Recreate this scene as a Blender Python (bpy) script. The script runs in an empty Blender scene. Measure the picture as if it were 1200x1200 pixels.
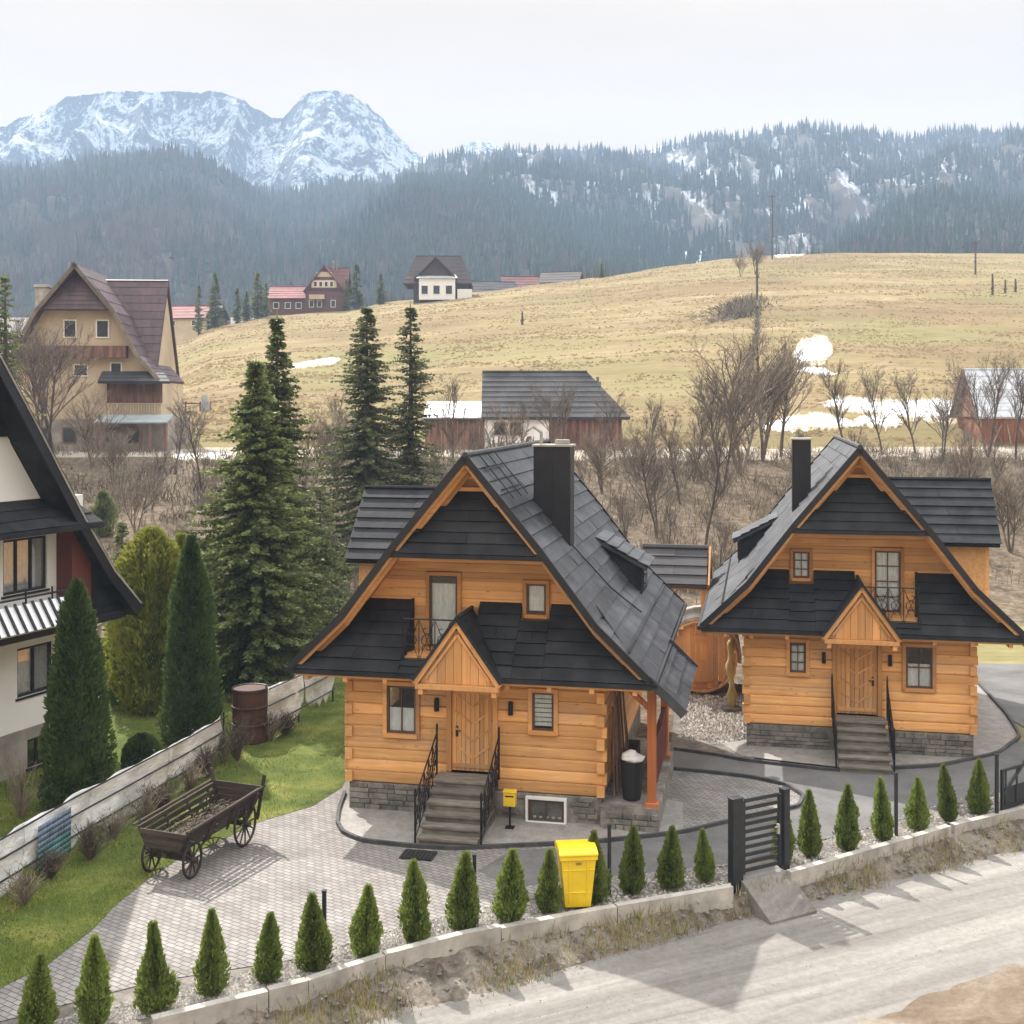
import bpy, math, random
from mathutils import Vector, Matrix, noise
R = math.radians
random.seed(7)
scene = bpy.context.scene
COL = scene.collection
F, HC, HOR = 1400.0, 9.7, 475.0      # focal length in photo pixels, eye height, horizon row
def G(px, py, z=0.0):
    Y = F*(HC-z)/(py-HOR)
    return Vector(((px-600)*Y/F, Y, z))
def PT(px, py, Y):
    return Vector(((px-600)*Y/F, Y, HC-(py-HOR)*Y/F))
def lerp(a, b, t): return a+(b-a)*t
def interp(tab, x):
    if x <= tab[0][0]: return tab[0][1]
    for (x0, y0), (x1, y1) in zip(tab, tab[1:]):
        if x <= x1:
            t = (x-x0)/(x1-x0); t = t*t*(3-2*t)*.5+t*.5
            return y0+(y1-y0)*t
    return tab[-1][1]
def fbm(x, y, z=0, o=4):
    s = 0; a = 1
    for i in range(o):
        s += a*noise.noise((x, y, z+i*7.3)); a *= .5; x *= 2.03; y *= 2.03
    return s

# ---------------------------------------------------------------- mesh builder
class MB:
    def __init__(s, mx=1):
        s.v = []; s.f = []; s.m = []; s.mx = mx; s.c = []; s.mod = 1.0
    def add(s, pts, faces, mi=0, c=None):
        b = len(s.v)
        s.v += [(p[0]*s.mx, p[1], p[2]) for p in pts]
        c = random.random() if c is None else c
        for f in faces:
            s.f.append([b+i for i in f]); s.m.append(mi); s.c.append(c)
    def poly(s, pts, mi=0, c=None): s.add(pts, [list(range(len(pts)))], mi, c)
    def box(s, x0, x1, y0, y1, z0, z1, mi=0, c=None):
        p = [(x, y, z) for z in (z0, z1) for y in (y0, y1) for x in (x0, x1)]
        s.add(p, [(0,2,3,1),(4,5,7,6),(0,1,5,4),(2,6,7,3),(0,4,6,2),(1,3,7,5)], mi, c)
    def obox(s, c0, ax, ay, az, mi=0, c=None):
        c0 = Vector(c0); ax, ay, az = Vector(ax), Vector(ay), Vector(az)
        p = [c0+ax*i+ay*j+az*k for k in (-1, 1) for j in (-1, 1) for i in (-1, 1)]
        s.add(p, [(0,2,3,1),(4,5,7,6),(0,1,5,4),(2,6,7,3),(0,4,6,2),(1,3,7,5)], mi, c)
    def beam(s, a, b, w, h, up=(0,0,1), mi=0, c=None):
        a, b = Vector(a), Vector(b); d = b-a; L = d.length; d.normalize()
        u = Vector(up); sd = d.cross(u)
        if sd.length < 1e-4: sd = d.cross(Vector((1,0,0)))
        sd.normalize(); u = sd.cross(d)
        s.obox((a+b)/2, d*L/2, sd*w/2, u*h/2, mi, c)
    def prism(s, poly, vec, mi=0, c=None):
        n = len(poly); v = Vector(vec)
        p = [Vector(q) for q in poly]; p = p+[q+v for q in p]
        fs = [list(range(n))[::-1], list(range(n, 2*n))]
        fs += [(i, (i+1) % n, n+(i+1) % n, n+i) for i in range(n)]
        s.add(p, fs, mi, c)
    def slab(s, pts, th, mi=0, c=None):
        p = [Vector(q) for q in pts]
        nn = (p[1]-p[0]).cross(p[2]-p[0]).normalized()
        if nn.z < 0: nn = -nn
        s.prism(p, -nn*th, mi, c)
    def tube(s, pts, rad, n=6, mi=0, c=None, cap=True):
        pts = [Vector(p) for p in pts]; k = len(pts)
        if not hasattr(rad, '__len__'): rad = [rad]*k
        vs = []; prev = None
        for i in range(k):
            d = (pts[min(i+1, k-1)]-pts[max(i-1, 0)])
            d = d.normalized() if d.length > 1e-9 else Vector((0,0,1))
            if prev is None:
                a = d.cross(Vector((0,0,1)) if abs(d.z) < .9 else Vector((1,0,0))).normalized()
            else:
                a = prev-d*prev.dot(d)
                a = a.normalized() if a.length > 1e-6 else d.cross(Vector((1,0,0))).normalized()
            prev = a; b = d.cross(a)
            for j in range(n):
                t = 2*math.pi*j/n
                vs.append(pts[i]+(a*math.cos(t)+b*math.sin(t))*rad[i])
        fs = [(i*n+j, i*n+(j+1) % n, (i+1)*n+(j+1) % n, (i+1)*n+j) for i in range(k-1) for j in range(n)]
        if cap and n > 3: fs += [list(range(n))[::-1], list(range((k-1)*n, k*n))]
        s.add(vs, fs, mi, c)
    def ring(s, c0, r, rad, ax, ay, n=14, mi=0, m=5):
        c0 = Vector(c0); ax = Vector(ax); ay = Vector(ay)
        s.tube([c0+ax*(r*math.cos(2*math.pi*i/n))+ay*(r*math.sin(2*math.pi*i/n)) for i in range(n+1)], rad, m, mi, cap=False)
    def build(s, name, mats, parent=None, loc=None, smooth=False, bevel=0):
        me = bpy.data.meshes.new(name)
        me.from_pydata([tuple(p) for p in s.v], [], s.f)
        if not isinstance(mats, (list, tuple)): mats = [mats]
        for m in mats: me.materials.append(m)
        me.polygons.foreach_set('material_index', s.m)
        at = me.attributes.new('tint', 'FLOAT', 'FACE'); at.data.foreach_set('value', s.c)
        if smooth: me.polygons.foreach_set('use_smooth', [True]*len(s.f))
        me.update()
        o = bpy.data.objects.new(name, me); COL.objects.link(o)
        if parent: o.parent = parent
        if loc is not None: o.location = loc
        if bevel:
            b = o.modifiers.new('bevel', 'BEVEL'); b.width = bevel; b.segments = 2; b.limit_method = 'ANGLE'
        return o
def empty(name, loc=(0,0,0), rz=0, label=None, cat=None, group=None):
    o = bpy.data.objects.new(name, None); COL.objects.link(o); o.location = loc; o.rotation_euler = (0,0,rz)
    o.empty_display_size = .3
    return tag(o, label, cat, group)
def tag(o, label=None, cat=None, group=None, kind=None):
    if label: o['label'] = label
    if cat: o['category'] = cat
    if group: o['group'] = group
    if kind: o['kind'] = kind
    return o
def copy_tree(o, parent=None):
    c = o.copy(); COL.objects.link(c)
    if parent: c.parent = parent
    for ch in list(o.children): copy_tree(ch, c)
    return c

# ---------------------------------------------------------------- materials
def newmat(name):
    m = bpy.data.materials.new(name); m.use_nodes = True
    nt = m.node_tree; nt.nodes.clear()
    out = nt.nodes.new('ShaderNodeOutputMaterial'); b = nt.nodes.new('ShaderNodeBsdfPrincipled')
    nt.links.new(b.outputs[0], out.inputs[0])
    return m, nt, b, out
def N(nt, t, **k):
    n = nt.nodes.new('ShaderNode'+t)
    for a, v in k.items(): setattr(n, a, v)
    return n
def noise_n(nt, sc, det=4, rough=.55, stretch=(1,1,1), coord='Object', dist=0):
    tc = N(nt, 'TexCoord'); mp = N(nt, 'Mapping'); mp.inputs['Scale'].default_value = stretch
    nt.links.new(tc.outputs[coord], mp.inputs[0])
    n = N(nt, 'TexNoise'); n.inputs['Scale'].default_value = sc; n.inputs['Detail'].default_value = det
    n.inputs['Roughness'].default_value = rough; n.inputs['Distortion'].default_value = dist
    nt.links.new(mp.outputs[0], n.inputs['Vector'])
    return n
def ramp(nt, src, stops):
    r = N(nt, 'ValToRGB'); el = r.color_ramp.elements
    while len(el) < len(stops): el.new(.5)
    for e, (p, c) in zip(el, stops):
        e.position = p; e.color = (*c, 1) if len(c) == 3 else c
    nt.links.new(src, r.inputs[0]); return r
def mix(nt, fac, a, b, mode='MIX'):
    m = N(nt, 'Mix', data_type='RGBA', blend_type=mode)
    for sock, v in ((m.inputs[0], fac), (m.inputs[6], a), (m.inputs[7], b)):
        if hasattr(v, 'is_linked'): nt.links.new(v, sock)
        elif isinstance(v, (int, float)): sock.default_value = v
        else: sock.default_value = (*v, 1)
    return m.outputs[2]
def bump(nt, b, h, st=.3, d=.02):
    n = N(nt, 'Bump'); n.inputs['Strength'].default_value = st; n.inputs['Distance'].default_value = d
    nt.links.new(h, n.inputs['Height']); nt.links.new(n.outputs[0], b.inputs['Normal'])
def tintn(nt):
    a = N(nt, 'Attribute'); a.attribute_name = 'tint'; return a.outputs['Fac']
def simple(name, col, rough=.6, var=.25, sc=3, stretch=(1,1,1), metal=0, tint=.15, b_st=.2, b_d=.01, det=5, spec=.5, col2=None):
    """a colour with two scales of noise, a per-piece tint and a fine bump"""
    m, nt, b, out = newmat(name)
    n = noise_n(nt, sc, det, .6, stretch)
    dk = tuple(c*(1-var) for c in col); lt = tuple(min(1, c*(1+var*.7)) for c in (col2 or col))
    r = ramp(nt, n.outputs[0], [(.3, dk), (.7, lt)])
    c = r.outputs[0]
    if tint:
        t = N(nt, 'MapRange'); t.inputs[3].default_value = 1-tint; t.inputs[4].default_value = 1+tint
        nt.links.new(tintn(nt), t.inputs[0])
        hv = N(nt, 'HueSaturation'); nt.links.new(t.outputs[0], hv.inputs['Value']); nt.links.new(c, hv.inputs['Color'])
        c = hv.outputs[0]
    nt.links.new(c, b.inputs['Base Color'])
    b.inputs['Roughness'].default_value = rough; b.inputs['Metallic'].default_value = metal
    b.inputs['Specular IOR Level'].default_value = spec
    n2 = noise_n(nt, sc*7, 4, .6, stretch)
    if b_st: bump(nt, b, n2.outputs[0], b_st, b_d)
    return m
def leafmat(name, dark, light, sc=1.2, trans=.35, rough=.6):
    m, nt, b, out = newmat(name)
    n = noise_n(nt, sc, 3, .6); n2 = noise_n(nt, sc*6, 2, .5)
    a = N(nt, 'Math', operation='MULTIPLY_ADD'); nt.links.new(n2.outputs[0], a.inputs[0]); a.inputs[1].default_value = .5
    nt.links.new(n.outputs[0], a.inputs[2])
    a2 = N(nt, 'Math', operation='MULTIPLY_ADD'); nt.links.new(tintn(nt), a2.inputs[0]); a2.inputs[1].default_value = .35
    nt.links.new(a.outputs[0], a2.inputs[2])
    r = ramp(nt, a2.outputs[0], [(.62, dark), (1.15, light)])
    oi = N(nt, 'ObjectInfo'); hv = N(nt, 'HueSaturation')
    mr = N(nt, 'MapRange'); mr.inputs[3].default_value = .8; mr.inputs[4].default_value = 1.2
    nt.links.new(oi.outputs['Random'], mr.inputs[0]); nt.links.new(mr.outputs[0], hv.inputs['Value'])
    nt.links.new(r.outputs[0], hv.inputs['Color'])
    nt.links.new(hv.outputs[0], b.inputs['Base Color']); b.inputs['Roughness'].default_value = rough
    b.inputs['Specular IOR Level'].default_value = .25
    tr = N(nt, 'BsdfTranslucent'); nt.links.new(hv.outputs[0], tr.inputs[0])
    mx = N(nt, 'MixShader'); mx.inputs[0].default_value = trans
    nt.links.new(b.outputs[0], mx.inputs[1]); nt.links.new(tr.outputs[0], mx.inputs[2]); nt.links.new(mx.outputs[0], out.inputs[0])
    return m
M = {}
def woodmat(name, c1, c2, axis, rough=.5, knots=True, tint=.25):
    m, nt, b, out = newmat(name)
    st = {'x': (.35, 6, 6), 'y': (6, .35, 6), 'z': (6, 6, .35)}[axis]
    n = noise_n(nt, 2.2, 5, .65, st, dist=.4)
    r = ramp(nt, n.outputs[0], [(.28, c1), (.72, c2)])
    big = noise_n(nt, .6, 3, .6)
    c = mix(nt, ramp(nt, big.outputs[0], [(.35, (0,0,0)), (.75, (.6,.6,.6))]).outputs[0], r.outputs[0], tuple(x*.72 for x in c1))
    if knots:
        st2 = {'x': (1.2, 3, 3), 'y': (3, 1.2, 3), 'z': (3, 3, 1.2)}[axis]
        tc = N(nt, 'TexCoord'); mp = N(nt, 'Mapping'); mp.inputs['Scale'].default_value = st2; nt.links.new(tc.outputs['Object'], mp.inputs[0])
        v = N(nt, 'TexVoronoi'); v.inputs['Scale'].default_value = 2.0; nt.links.new(mp.outputs[0], v.inputs['Vector'])
        kr = ramp(nt, v.outputs['Distance'], [(.05, (.75,.75,.75)), (.14, (0,0,0))])
        c = mix(nt, kr.outputs[0], c, tuple(x*.45 for x in c1))
    st3 = {'x': (.25, 14, 14), 'y': (14, .25, 14), 'z': (14, 14, .25)}[axis]
    cr_ = noise_n(nt, 1.3, 4, .7, st3); c = mix(nt, ramp(nt, cr_.outputs[0], [(.58, (0,0,0)), (.7, (.55,.55,.55))]).outputs[0], c, tuple(x*.38+.012 for x in c1))
    gy = noise_n(nt, .9, 5, .7, tuple(.4 if q < 1 else 1.4 for q in st)); c = mix(nt, ramp(nt, gy.outputs[0], [(.5, (0,0,0)), (.72, (.42,.42,.42))]).outputs[0], c, tuple(sum(c1)/3*k for k in (1.15,.95,.75)))
    t = N(nt, 'MapRange'); t.inputs[3].default_value = 1-tint; t.inputs[4].default_value = 1+tint; nt.links.new(tintn(nt), t.inputs[0])
    hv = N(nt, 'HueSaturation'); nt.links.new(t.outputs[0], hv.inputs['Value']); nt.links.new(c, hv.inputs['Color'])
    nt.links.new(hv.outputs[0], b.inputs['Base Color']); b.inputs['Roughness'].default_value = rough
    b.inputs['Specular IOR Level'].default_value = .3
    bump(nt, b, n.outputs[0], .25, .01)
    return m
W1, W2 = (.63,.30,.10), (.86,.49,.205)
M['log'] = woodmat('log_wood', W1, W2, 'x')
M['logy'] = woodmat('log_wood_side', W1, W2, 'y')
M['plank'] = woodmat('vertical_wood', (.57,.265,.09), (.76,.42,.175), 'z')
M['trim'] = woodmat('trim_wood', (.52,.24,.08), (.72,.38,.15), 'x', knots=False)
M['trimz'] = woodmat('trim_wood_upright', (.52,.24,.08), (.72,.38,.15), 'z', knots=False)
M['redpost'] = woodmat('reddish_post', (.42,.13,.045), (.55,.2,.07), 'z', knots=False)
M['oldwood'] = woodmat('weathered_wood', (.032,.022,.017), (.095,.07,.056), 'x', .75, False, .25)
M['oldwoody'] = woodmat('weathered_wood_long', (.032,.022,.017), (.10,.075,.06), 'y', .75, False, .25)
M['stepwood'] = simple('stair_stone', (.17,.15,.125), .85, .45, 2.5, (1,4,4), tint=.25, b_st=.4)
M['barnwood'] = simple('barn_wood', (.13,.062,.045), .85, .5, 1.2, (3,3,.4), tint=.2, col2=(.2,.11,.08))
M['roof'] = simple('dark_roof_panel', (.024,.025,.028), .72, .55, 1.6, tint=.14, b_st=.5, b_d=.012, spec=.22, det=8)
M['roofside'] = simple('sheen_tinted_roof_panel', (.032,.034,.040), .46, .55, 1.3, tint=.14, b_st=.5, b_d=.02, spec=.4, det=8, col2=(.056,.058,.066))  # same covering as the dark panels; side-slope highlights put into its paler colour
M['roofmetal'] = simple('dark_roof_metal', (.02,.02,.024), .4, .3, 2, metal=.3, tint=.1)
M['purple'] = simple('purple_brown_roof', (.085,.05,.055), .6, .3, .6, (4,4,.4), tint=.2)
M['redroof'] = simple('red_brown_roof', (.14,.045,.04), .7, .3, .3, tint=.15)
M['brownroof'] = simple('brown_roof', (.06,.04,.034), .7, .35, .3, tint=.2)
M['greyroof'] = simple('grey_shingle_roof', (.055,.052,.055), .75, .5, .5, (1,1,.25), tint=.2)
M['snow'] = simple('snow', (.86,.88,.92), .6, .08, .8, tint=.03, b_st=.5, b_d=.05)
M['stone'] = simple('foundation_stone', (.2,.185,.165), .9, .55, 3, tint=.25, b_st=.8, b_d=.03)
M['concrete'] = simple('concrete', (.38,.355,.32), .9, .35, 2.5, tint=.12, b_st=.5, b_d=.01)
M['white'] = simple('white_plaster', (.80,.80,.79), .85, .06, .7, tint=.03, b_st=.2)
M['cream'] = simple('cream_plaster', (.55,.44,.31), .85, .2, .4, tint=.1)
M['greyrender'] = simple('grey_render', (.3,.27,.24), .9, .4, 1, tint=.1, b_st=.5)
M['whitepaint'] = simple('white_paint', (.78,.78,.76), .5, .08, 3, tint=.05)
M['darkmetal'] = simple('anthracite_metal', (.03,.032,.035), .45, .25, 4, metal=.3, tint=.1)
M['iron'] = simple('wrought_iron', (.022,.02,.02), .5, .3, 6, metal=.5, tint=.2)
M['yellow'] = simple('yellow_plastic', (.83,.58,.015), .42, .12, 2.5, tint=.05, b_st=.08)
M['yellowd'] = simple('yellow_enamel', (.75,.5,.03), .4, .12, 3, tint=.05)
M['rubber'] = simple('black_rubber', (.015,.015,.015), .7, .2, 8, tint=.1)
M['tarp'] = simple('white_tarpaulin', (.83,.83,.83), .5, .32, .9, (1,1,2), tint=.1, b_st=.7, b_d=.05)
M['rust'] = simple('rusty_drum', (.075,.03,.018), .75, .55, 2.5, tint=.15, b_st=.4)
M['brownpanel'] = simple('red_brown_panel', (.13,.035,.025), .6, .2, 2, tint=.1)
M['bark'] = simple('bark', (.10,.075,.058), .9, .45, 4, (1,1,.3), tint=.2, b_st=.6)
M['twig'] = simple('bare_twig', (.17,.135,.11), .9, .4, 2, tint=.35, b_st=0)
M['twigp'] = simple('pale_twig', (.21,.165,.125), .9, .4, 2, tint=.35, b_st=0)
M['scrub'] = simple('dead_scrub', (.175,.148,.112), .9, .5, .35, tint=.5, b_st=0)
M['spruce'] = leafmat('spruce_needles', (.032,.052,.016), (.19,.22,.075), .9)
M['spruceb'] = leafmat('sparse_spruce_needles', (.035,.05,.02), (.17,.185,.08), .9)
M['thuja'] = leafmat('thuja_leaves', (.035,.066,.012), (.21,.265,.06), 3.5)
M['thujad'] = leafmat('dark_thuja_leaves', (.014,.03,.010), (.085,.125,.036), 2.2)
M['golden'] = leafmat('golden_thuja_leaves', (.06,.10,.016), (.32,.33,.06), .7)
M['farconi'] = leafmat('far_conifer', (.010,.022,.015), (.035,.055,.03), .02, .1)
M['fardeci'] = simple('far_bare_wood', (.10,.085,.075), .95, .4, .02, tint=.35, b_st=0)
M['grasscl'] = leafmat('grass_blades', (.07,.105,.014), (.24,.28,.045), .5, .35)
M['drygr'] = leafmat('dry_grass_blades', (.16,.12,.05), (.36,.29,.14), .5, .2)
M['pebble'] = simple('pale_pebbles', (.37,.345,.315), .85, .3, 1.5, tint=.45, b_st=.4)
M['curtain'] = simple('white_curtain', (.84,.84,.85), .8, .2, 5, (6,1,1), tint=.05, b_st=.3)
M['room'] = simple('dark_interior', (.02,.02,.022), .9, .2, 1, tint=0, b_st=0)
M['teal'] = simple('teal_banner_print', (.09,.22,.24), .6, .5, 2.2, tint=.05)
M['bluep'] = simple('blue_banner_print', (.15,.20,.29), .6, .5, 4, tint=.05)
def glassmat():
    m, nt, b, out = newmat('window_glass')
    tr = N(nt, 'BsdfTransparent'); tr.inputs[0].default_value = (.94,.96,.965,1)
    gl = N(nt, 'BsdfGlossy'); gl.inputs['Roughness'].default_value = .03
    fr = N(nt, 'Fresnel'); fr.inputs[0].default_value = 1.5
    a = N(nt, 'Math', operation='MULTIPLY_ADD'); a.inputs[1].default_value = .6; a.inputs[2].default_value = .015
    nt.links.new(fr.outputs[0], a.inputs[0])
    mx = N(nt, 'MixShader'); nt.links.new(a.outputs[0], mx.inputs[0]); nt.links.new(tr.outputs[0], mx.inputs[1]); nt.links.new(gl.outputs[0], mx.inputs[2])
    nt.links.new(mx.outputs[0], out.inputs[0]); return m
M['glass'] = glassmat()
# ================================================================ GROUND
WL = [(-400,1345),(-100,1265),(180,1192),(365,1147),(430,1124),(540,1095),(680,1068),(860,1038),(921,1022),(1050,985),(1115,966),(1200,946),(1400,880),(1700,800)]
def wall_py(px):
    for (x0, y0), (x1, y1) in zip(WL, WL[1:]):
        if px <= x1: return y0+(y1-y0)*(px-x0)/(x1-x0)
    return WL[-1][1]
def wall_Y(px): return F*(HC-.1)/(wall_py(px)-HOR)
CREST = [(-500,430),(0,425),(200,405),(260,381),(315,370),(400,364),(470,352),(560,342),(650,331),(700,325),(800,310),(850,303),(900,299),(1000,296),(1200,297),(1700,310)]
CRY = [(0,225),(200,230),(400,245),(560,250),(700,265),(900,290),(1200,300),(1700,300)]
YB0, YB1, YP = 50., 88., 95.
def sm(t):
    t = max(0, min(1, t)); return t*t*(3-2*t)
def ground_z(X, Y, raw=False):
    Y = max(Y, 2.); px = 600+F*X/Y
    if Y < YB0:
        if Y < 46 and Y < wall_Y(max(-390, min(1690, px)))+1.1: return -.58
        return -.03
    if Y < YP:
        t = sm((Y-YB0)/(YB1-YB0)); z = 6.3*t
        k = math.sin(math.pi*min(1, (Y-YB0)/(YB1-YB0)))
        return z-.03+k*.35*fbm(X*.12, Y*.12, 3)
    cy = interp(CRY, px); zc = HC-(interp(CREST, px)-HOR)*cy/F
    t = (Y-YP)/(cy-YP)
    if t <= 1:
        s = t*(1.15-.15*t)
        return 6.3+(zc-6.3)*s+.55*fbm(X*.03, Y*.05, 1)*min(1, t*4)*(1-t)*1.4
    d = Y-cy
    return zc-.0006*d*d if d < 100 else zc-6-.06*(d-100)
def on_ground(px, py, y0=40., y1=320.):
    Y = y0
    while Y < y1:
        z = HC-(py-HOR)*Y/F
        if ground_z((px-600)*Y/F, Y) >= z: break
        Y += .5
    p = PT(px, py, Y); p.z = ground_z(p.x, p.y); return p
def build_ground():
    Ys = [1, 4, 7]; y = 8
    while y < 900:
        Ys.append(y); y += .8 if y < 60 else 1.4 if y < 130 else 3.5 if y < 330 else 30
    us = [-1.2+2.4*i/300 for i in range(301)]
    v = []; zone = []; gr = []
    for Y in Ys:
        for u in us:
            X = u*Y; v.append((X, Y, ground_z(X, Y)))
            w = 2*fbm(X*.2, Y*.2, 9, 2)
            zone.append(0 if Y+w < 83.5 else 1 if Y+w*.6 < 94.5 else 2)
            px = 600+F*X/Y
            g = sm(1-abs(Y-99)/9.0)*.9
            g += .6*sm(1-abs(Y-150-.05*X)/22)*sm((px-300)/200)*sm((760-px)/120)
            g += .75*sm(1-abs(Y-118)/14)*sm((px-560)/100)*sm((980-px)/200)
            if Y < 52 and px > 1130: g = 1
            gr.append(min(1, g))
    n = len(us)
    br = [sm((fbm(x*.022, y*.05, 4, 4)-.02)*2.6) if y > 95 else 0 for x, y, z in v]
    gr = [min(1, g+.8*sm((fbm(x*.03, y*.045, 14, 4)-.12)*2.5)*(y > 95)) for g, (x, y, z) in zip(gr, v)]
    f = [(j*n+i, j*n+i+1, (j+1)*n+i+1, (j+1)*n+i) for j in range(len(Ys)-1) for i in range(n-1)]
    me = bpy.data.meshes.new('ground'); me.from_pydata(v, [], f)
    for nm, d in (('zone', zone), ('green', gr), ('brown', br)):
        a = me.attributes.new(nm, 'FLOAT', 'POINT'); a.data.foreach_set('value', d)
    me.polygons.foreach_set('use_smooth', [True]*len(f))
    m, nt, b, out = newmat('ground_earth_and_meadow')
    za = N(nt, 'Attribute'); za.attribute_name = 'zone'; ga = N(nt, 'Attribute'); ga.attribute_name = 'green'
    n1 = noise_n(nt, .16, 6, .65, (.22, 1, 1)); n2 = noise_n(nt, .9, 5, .7, (.35, 1, 1)); n3 = noise_n(nt, .035, 4, .6, (.5, 1, 1)); n4 = noise_n(nt, 2.5, 6, .75)
    straw = ramp(nt, n1.outputs[0], [(.3, (.15,.11,.065)), (.43, (.25,.185,.11)), (.56, (.33,.245,.15)), (.7, (.385,.29,.195))]).outputs[0]
    straw = mix(nt, ramp(nt, n2.outputs[0], [(.45, (0,0,0)), (.6, (.85,.85,.85))]).outputs[0], straw, (.17,.14,.06))
    n5 = noise_n(nt, .045, 5, .65, (.6, 1.4, 1)); straw = mix(nt, ramp(nt, n5.outputs[0], [(.48, (0,0,0)), (.62, (.75,.75,.75))]).outputs[0], straw, (.19,.13,.07))
    n6 = noise_n(nt, 3.2, 4, .7, (.5, 1, 1)); straw = mix(nt, ramp(nt, n6.outputs[0], [(.5, (0,0,0)), (.7, (.7,.7,.7))]).outputs[0], straw, (.12,.09,.042))
    green = ramp(nt, n2.outputs[0], [(.3, (.13,.122,.048)), (.7, (.25,.215,.105))]).outputs[0]
    gm = N(nt, 'Math', operation='MULTIPLY_ADD'); nt.links.new(n3.outputs[0], gm.inputs[0]); gm.inputs[1].default_value = 1.6; gm.inputs[2].default_value = -.72
    gm2 = N(nt, 'Math', operation='MULTIPLY_ADD', use_clamp=True); nt.links.new(ga.outputs['Fac'], gm2.inputs[0]); gm2.inputs[1].default_value = .9; nt.links.new(gm.outputs[0], gm2.inputs[2])
    n7 = noise_n(nt, .42, 6, .75, (.3, 1.3, 1)); straw = mix(nt, ramp(nt, n7.outputs[0], [(.5, (0,0,0)), (.6, (.65,.65,.65))]).outputs[0], straw, (.22,.19,.075))
    straw = mix(nt, ramp(nt, n7.outputs[0], [(.33, (.6,.6,.6)), (.45, (0,0,0))]).outputs[0], straw, (.14,.10,.055))
    ba = N(nt, 'Attribute'); ba.attribute_name = 'brown'; bm_ = N(nt, 'Math', operation='MULTIPLY', use_clamp=True); nt.links.new(ba.outputs['Fac'], bm_.inputs[0]); nt.links.new(ramp(nt, n2.outputs[0], [(.35, (.35,.35,.35)), (.65, (.9,.9,.9))]).outputs[0], bm_.inputs[1])
    field = mix(nt, gm2.outputs[0], straw, green); field = mix(nt, bm_.outputs[0], field, (.16,.115,.062))
    scrub = ramp(nt, n4.outputs[0], [(.3, (.055,.042,.03)), (.5, (.13,.10,.07)), (.7, (.24,.19,.14))]).outputs[0]
    scrub = mix(nt, ga.outputs['Fac'], scrub, green)
    path = ramp(nt, n4.outputs[0], [(.3, (.30,.25,.2)), (.7, (.46,.40,.34))]).outputs[0]
    f1 = N(nt, 'MapRange'); nt.links.new(za.outputs['Fac'], f1.inputs[0]); f1.inputs[1].default_value = .3; f1.inputs[2].default_value = .7
    f2 = N(nt, 'MapRange'); nt.links.new(za.outputs['Fac'], f2.inputs[0]); f2.inputs[1].default_value = 1.3; f2.inputs[2].default_value = 1.7
    c = mix(nt, f1.outputs[0], scrub, path); c = mix(nt, f2.outputs[0], c, field)
    nt.links.new(c, b.inputs['Base Color']); b.inputs['Roughness'].default_value = 1; b.inputs['Specular IOR Level'].default_value = .1
    bump(nt, b, n2.outputs[0], .6, .25)
    me.materials.append(m)
    o = bpy.data.objects.new('ground', me); COL.objects.link(o); tag(o, kind='structure')
build_ground()

def flat(name, pts, z, mat, kind='structure', px=True):
    P = [G(a, b, z) for a, b in pts] if px else [Vector((a, b, z)) for a, b in pts]
    mb = MB(); mb.poly(P); o = mb.build(name, mat); tag(o, kind=kind); return o, P
def pavers():
    m, nt, b, out = newmat('block_paving')
    tc = N(nt, 'TexCoord'); mp = N(nt, 'Mapping'); mp.inputs['Rotation'].default_value = (0,0,R(33))
    nt.links.new(tc.outputs['Object'], mp.inputs[0])
    wn = noise_n(nt, 1.5, 2); 
    br = N(nt, 'TexBrick'); br.inputs['Scale'].default_value = 1; br.inputs['Brick Width'].default_value = .22; br.inputs['Row Height'].default_value = .115
    br.inputs['Mortar Size'].default_value = .011; br.inputs['Mortar Smooth'].default_value = .4; br.inputs['Bias'].default_value = -.1
    br.inputs['Color1'].default_value = (.32,.30,.285,1); br.inputs['Color2'].default_value = (.235,.22,.207,1); br.inputs['Mortar'].default_value = (.11,.10,.095,1)
    nt.links.new(mp.outputs[0], br.inputs['Vector'])
    n = noise_n(nt, .9, 6, .65); r = ramp(nt, n.outputs[0], [(.3, (.62,.6,.58)), (.7, (1.1,1.1,1.1))])
    c = mix(nt, 1.0, br.outputs['Color'], r.outputs[0], 'MULTIPLY')
    n2 = noise_n(nt, 25, 4, .7); c = mix(nt, .35, c, ramp(nt, n2.outputs[0], [(.3, (.5,.5,.5)), (.7, (1,1,1))]).outputs[0], 'MULTIPLY')
    nt.links.new(c, b.inputs['Base Color']); b.inputs['Roughness'].default_value = .85
    iv = N(nt, 'Math', operation='SUBTRACT'); iv.inputs[0].default_value = 1; nt.links.new(br.outputs['Fac'], iv.inputs[1])
    bump(nt, b, iv.outputs[0], .7, .012); return m
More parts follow.
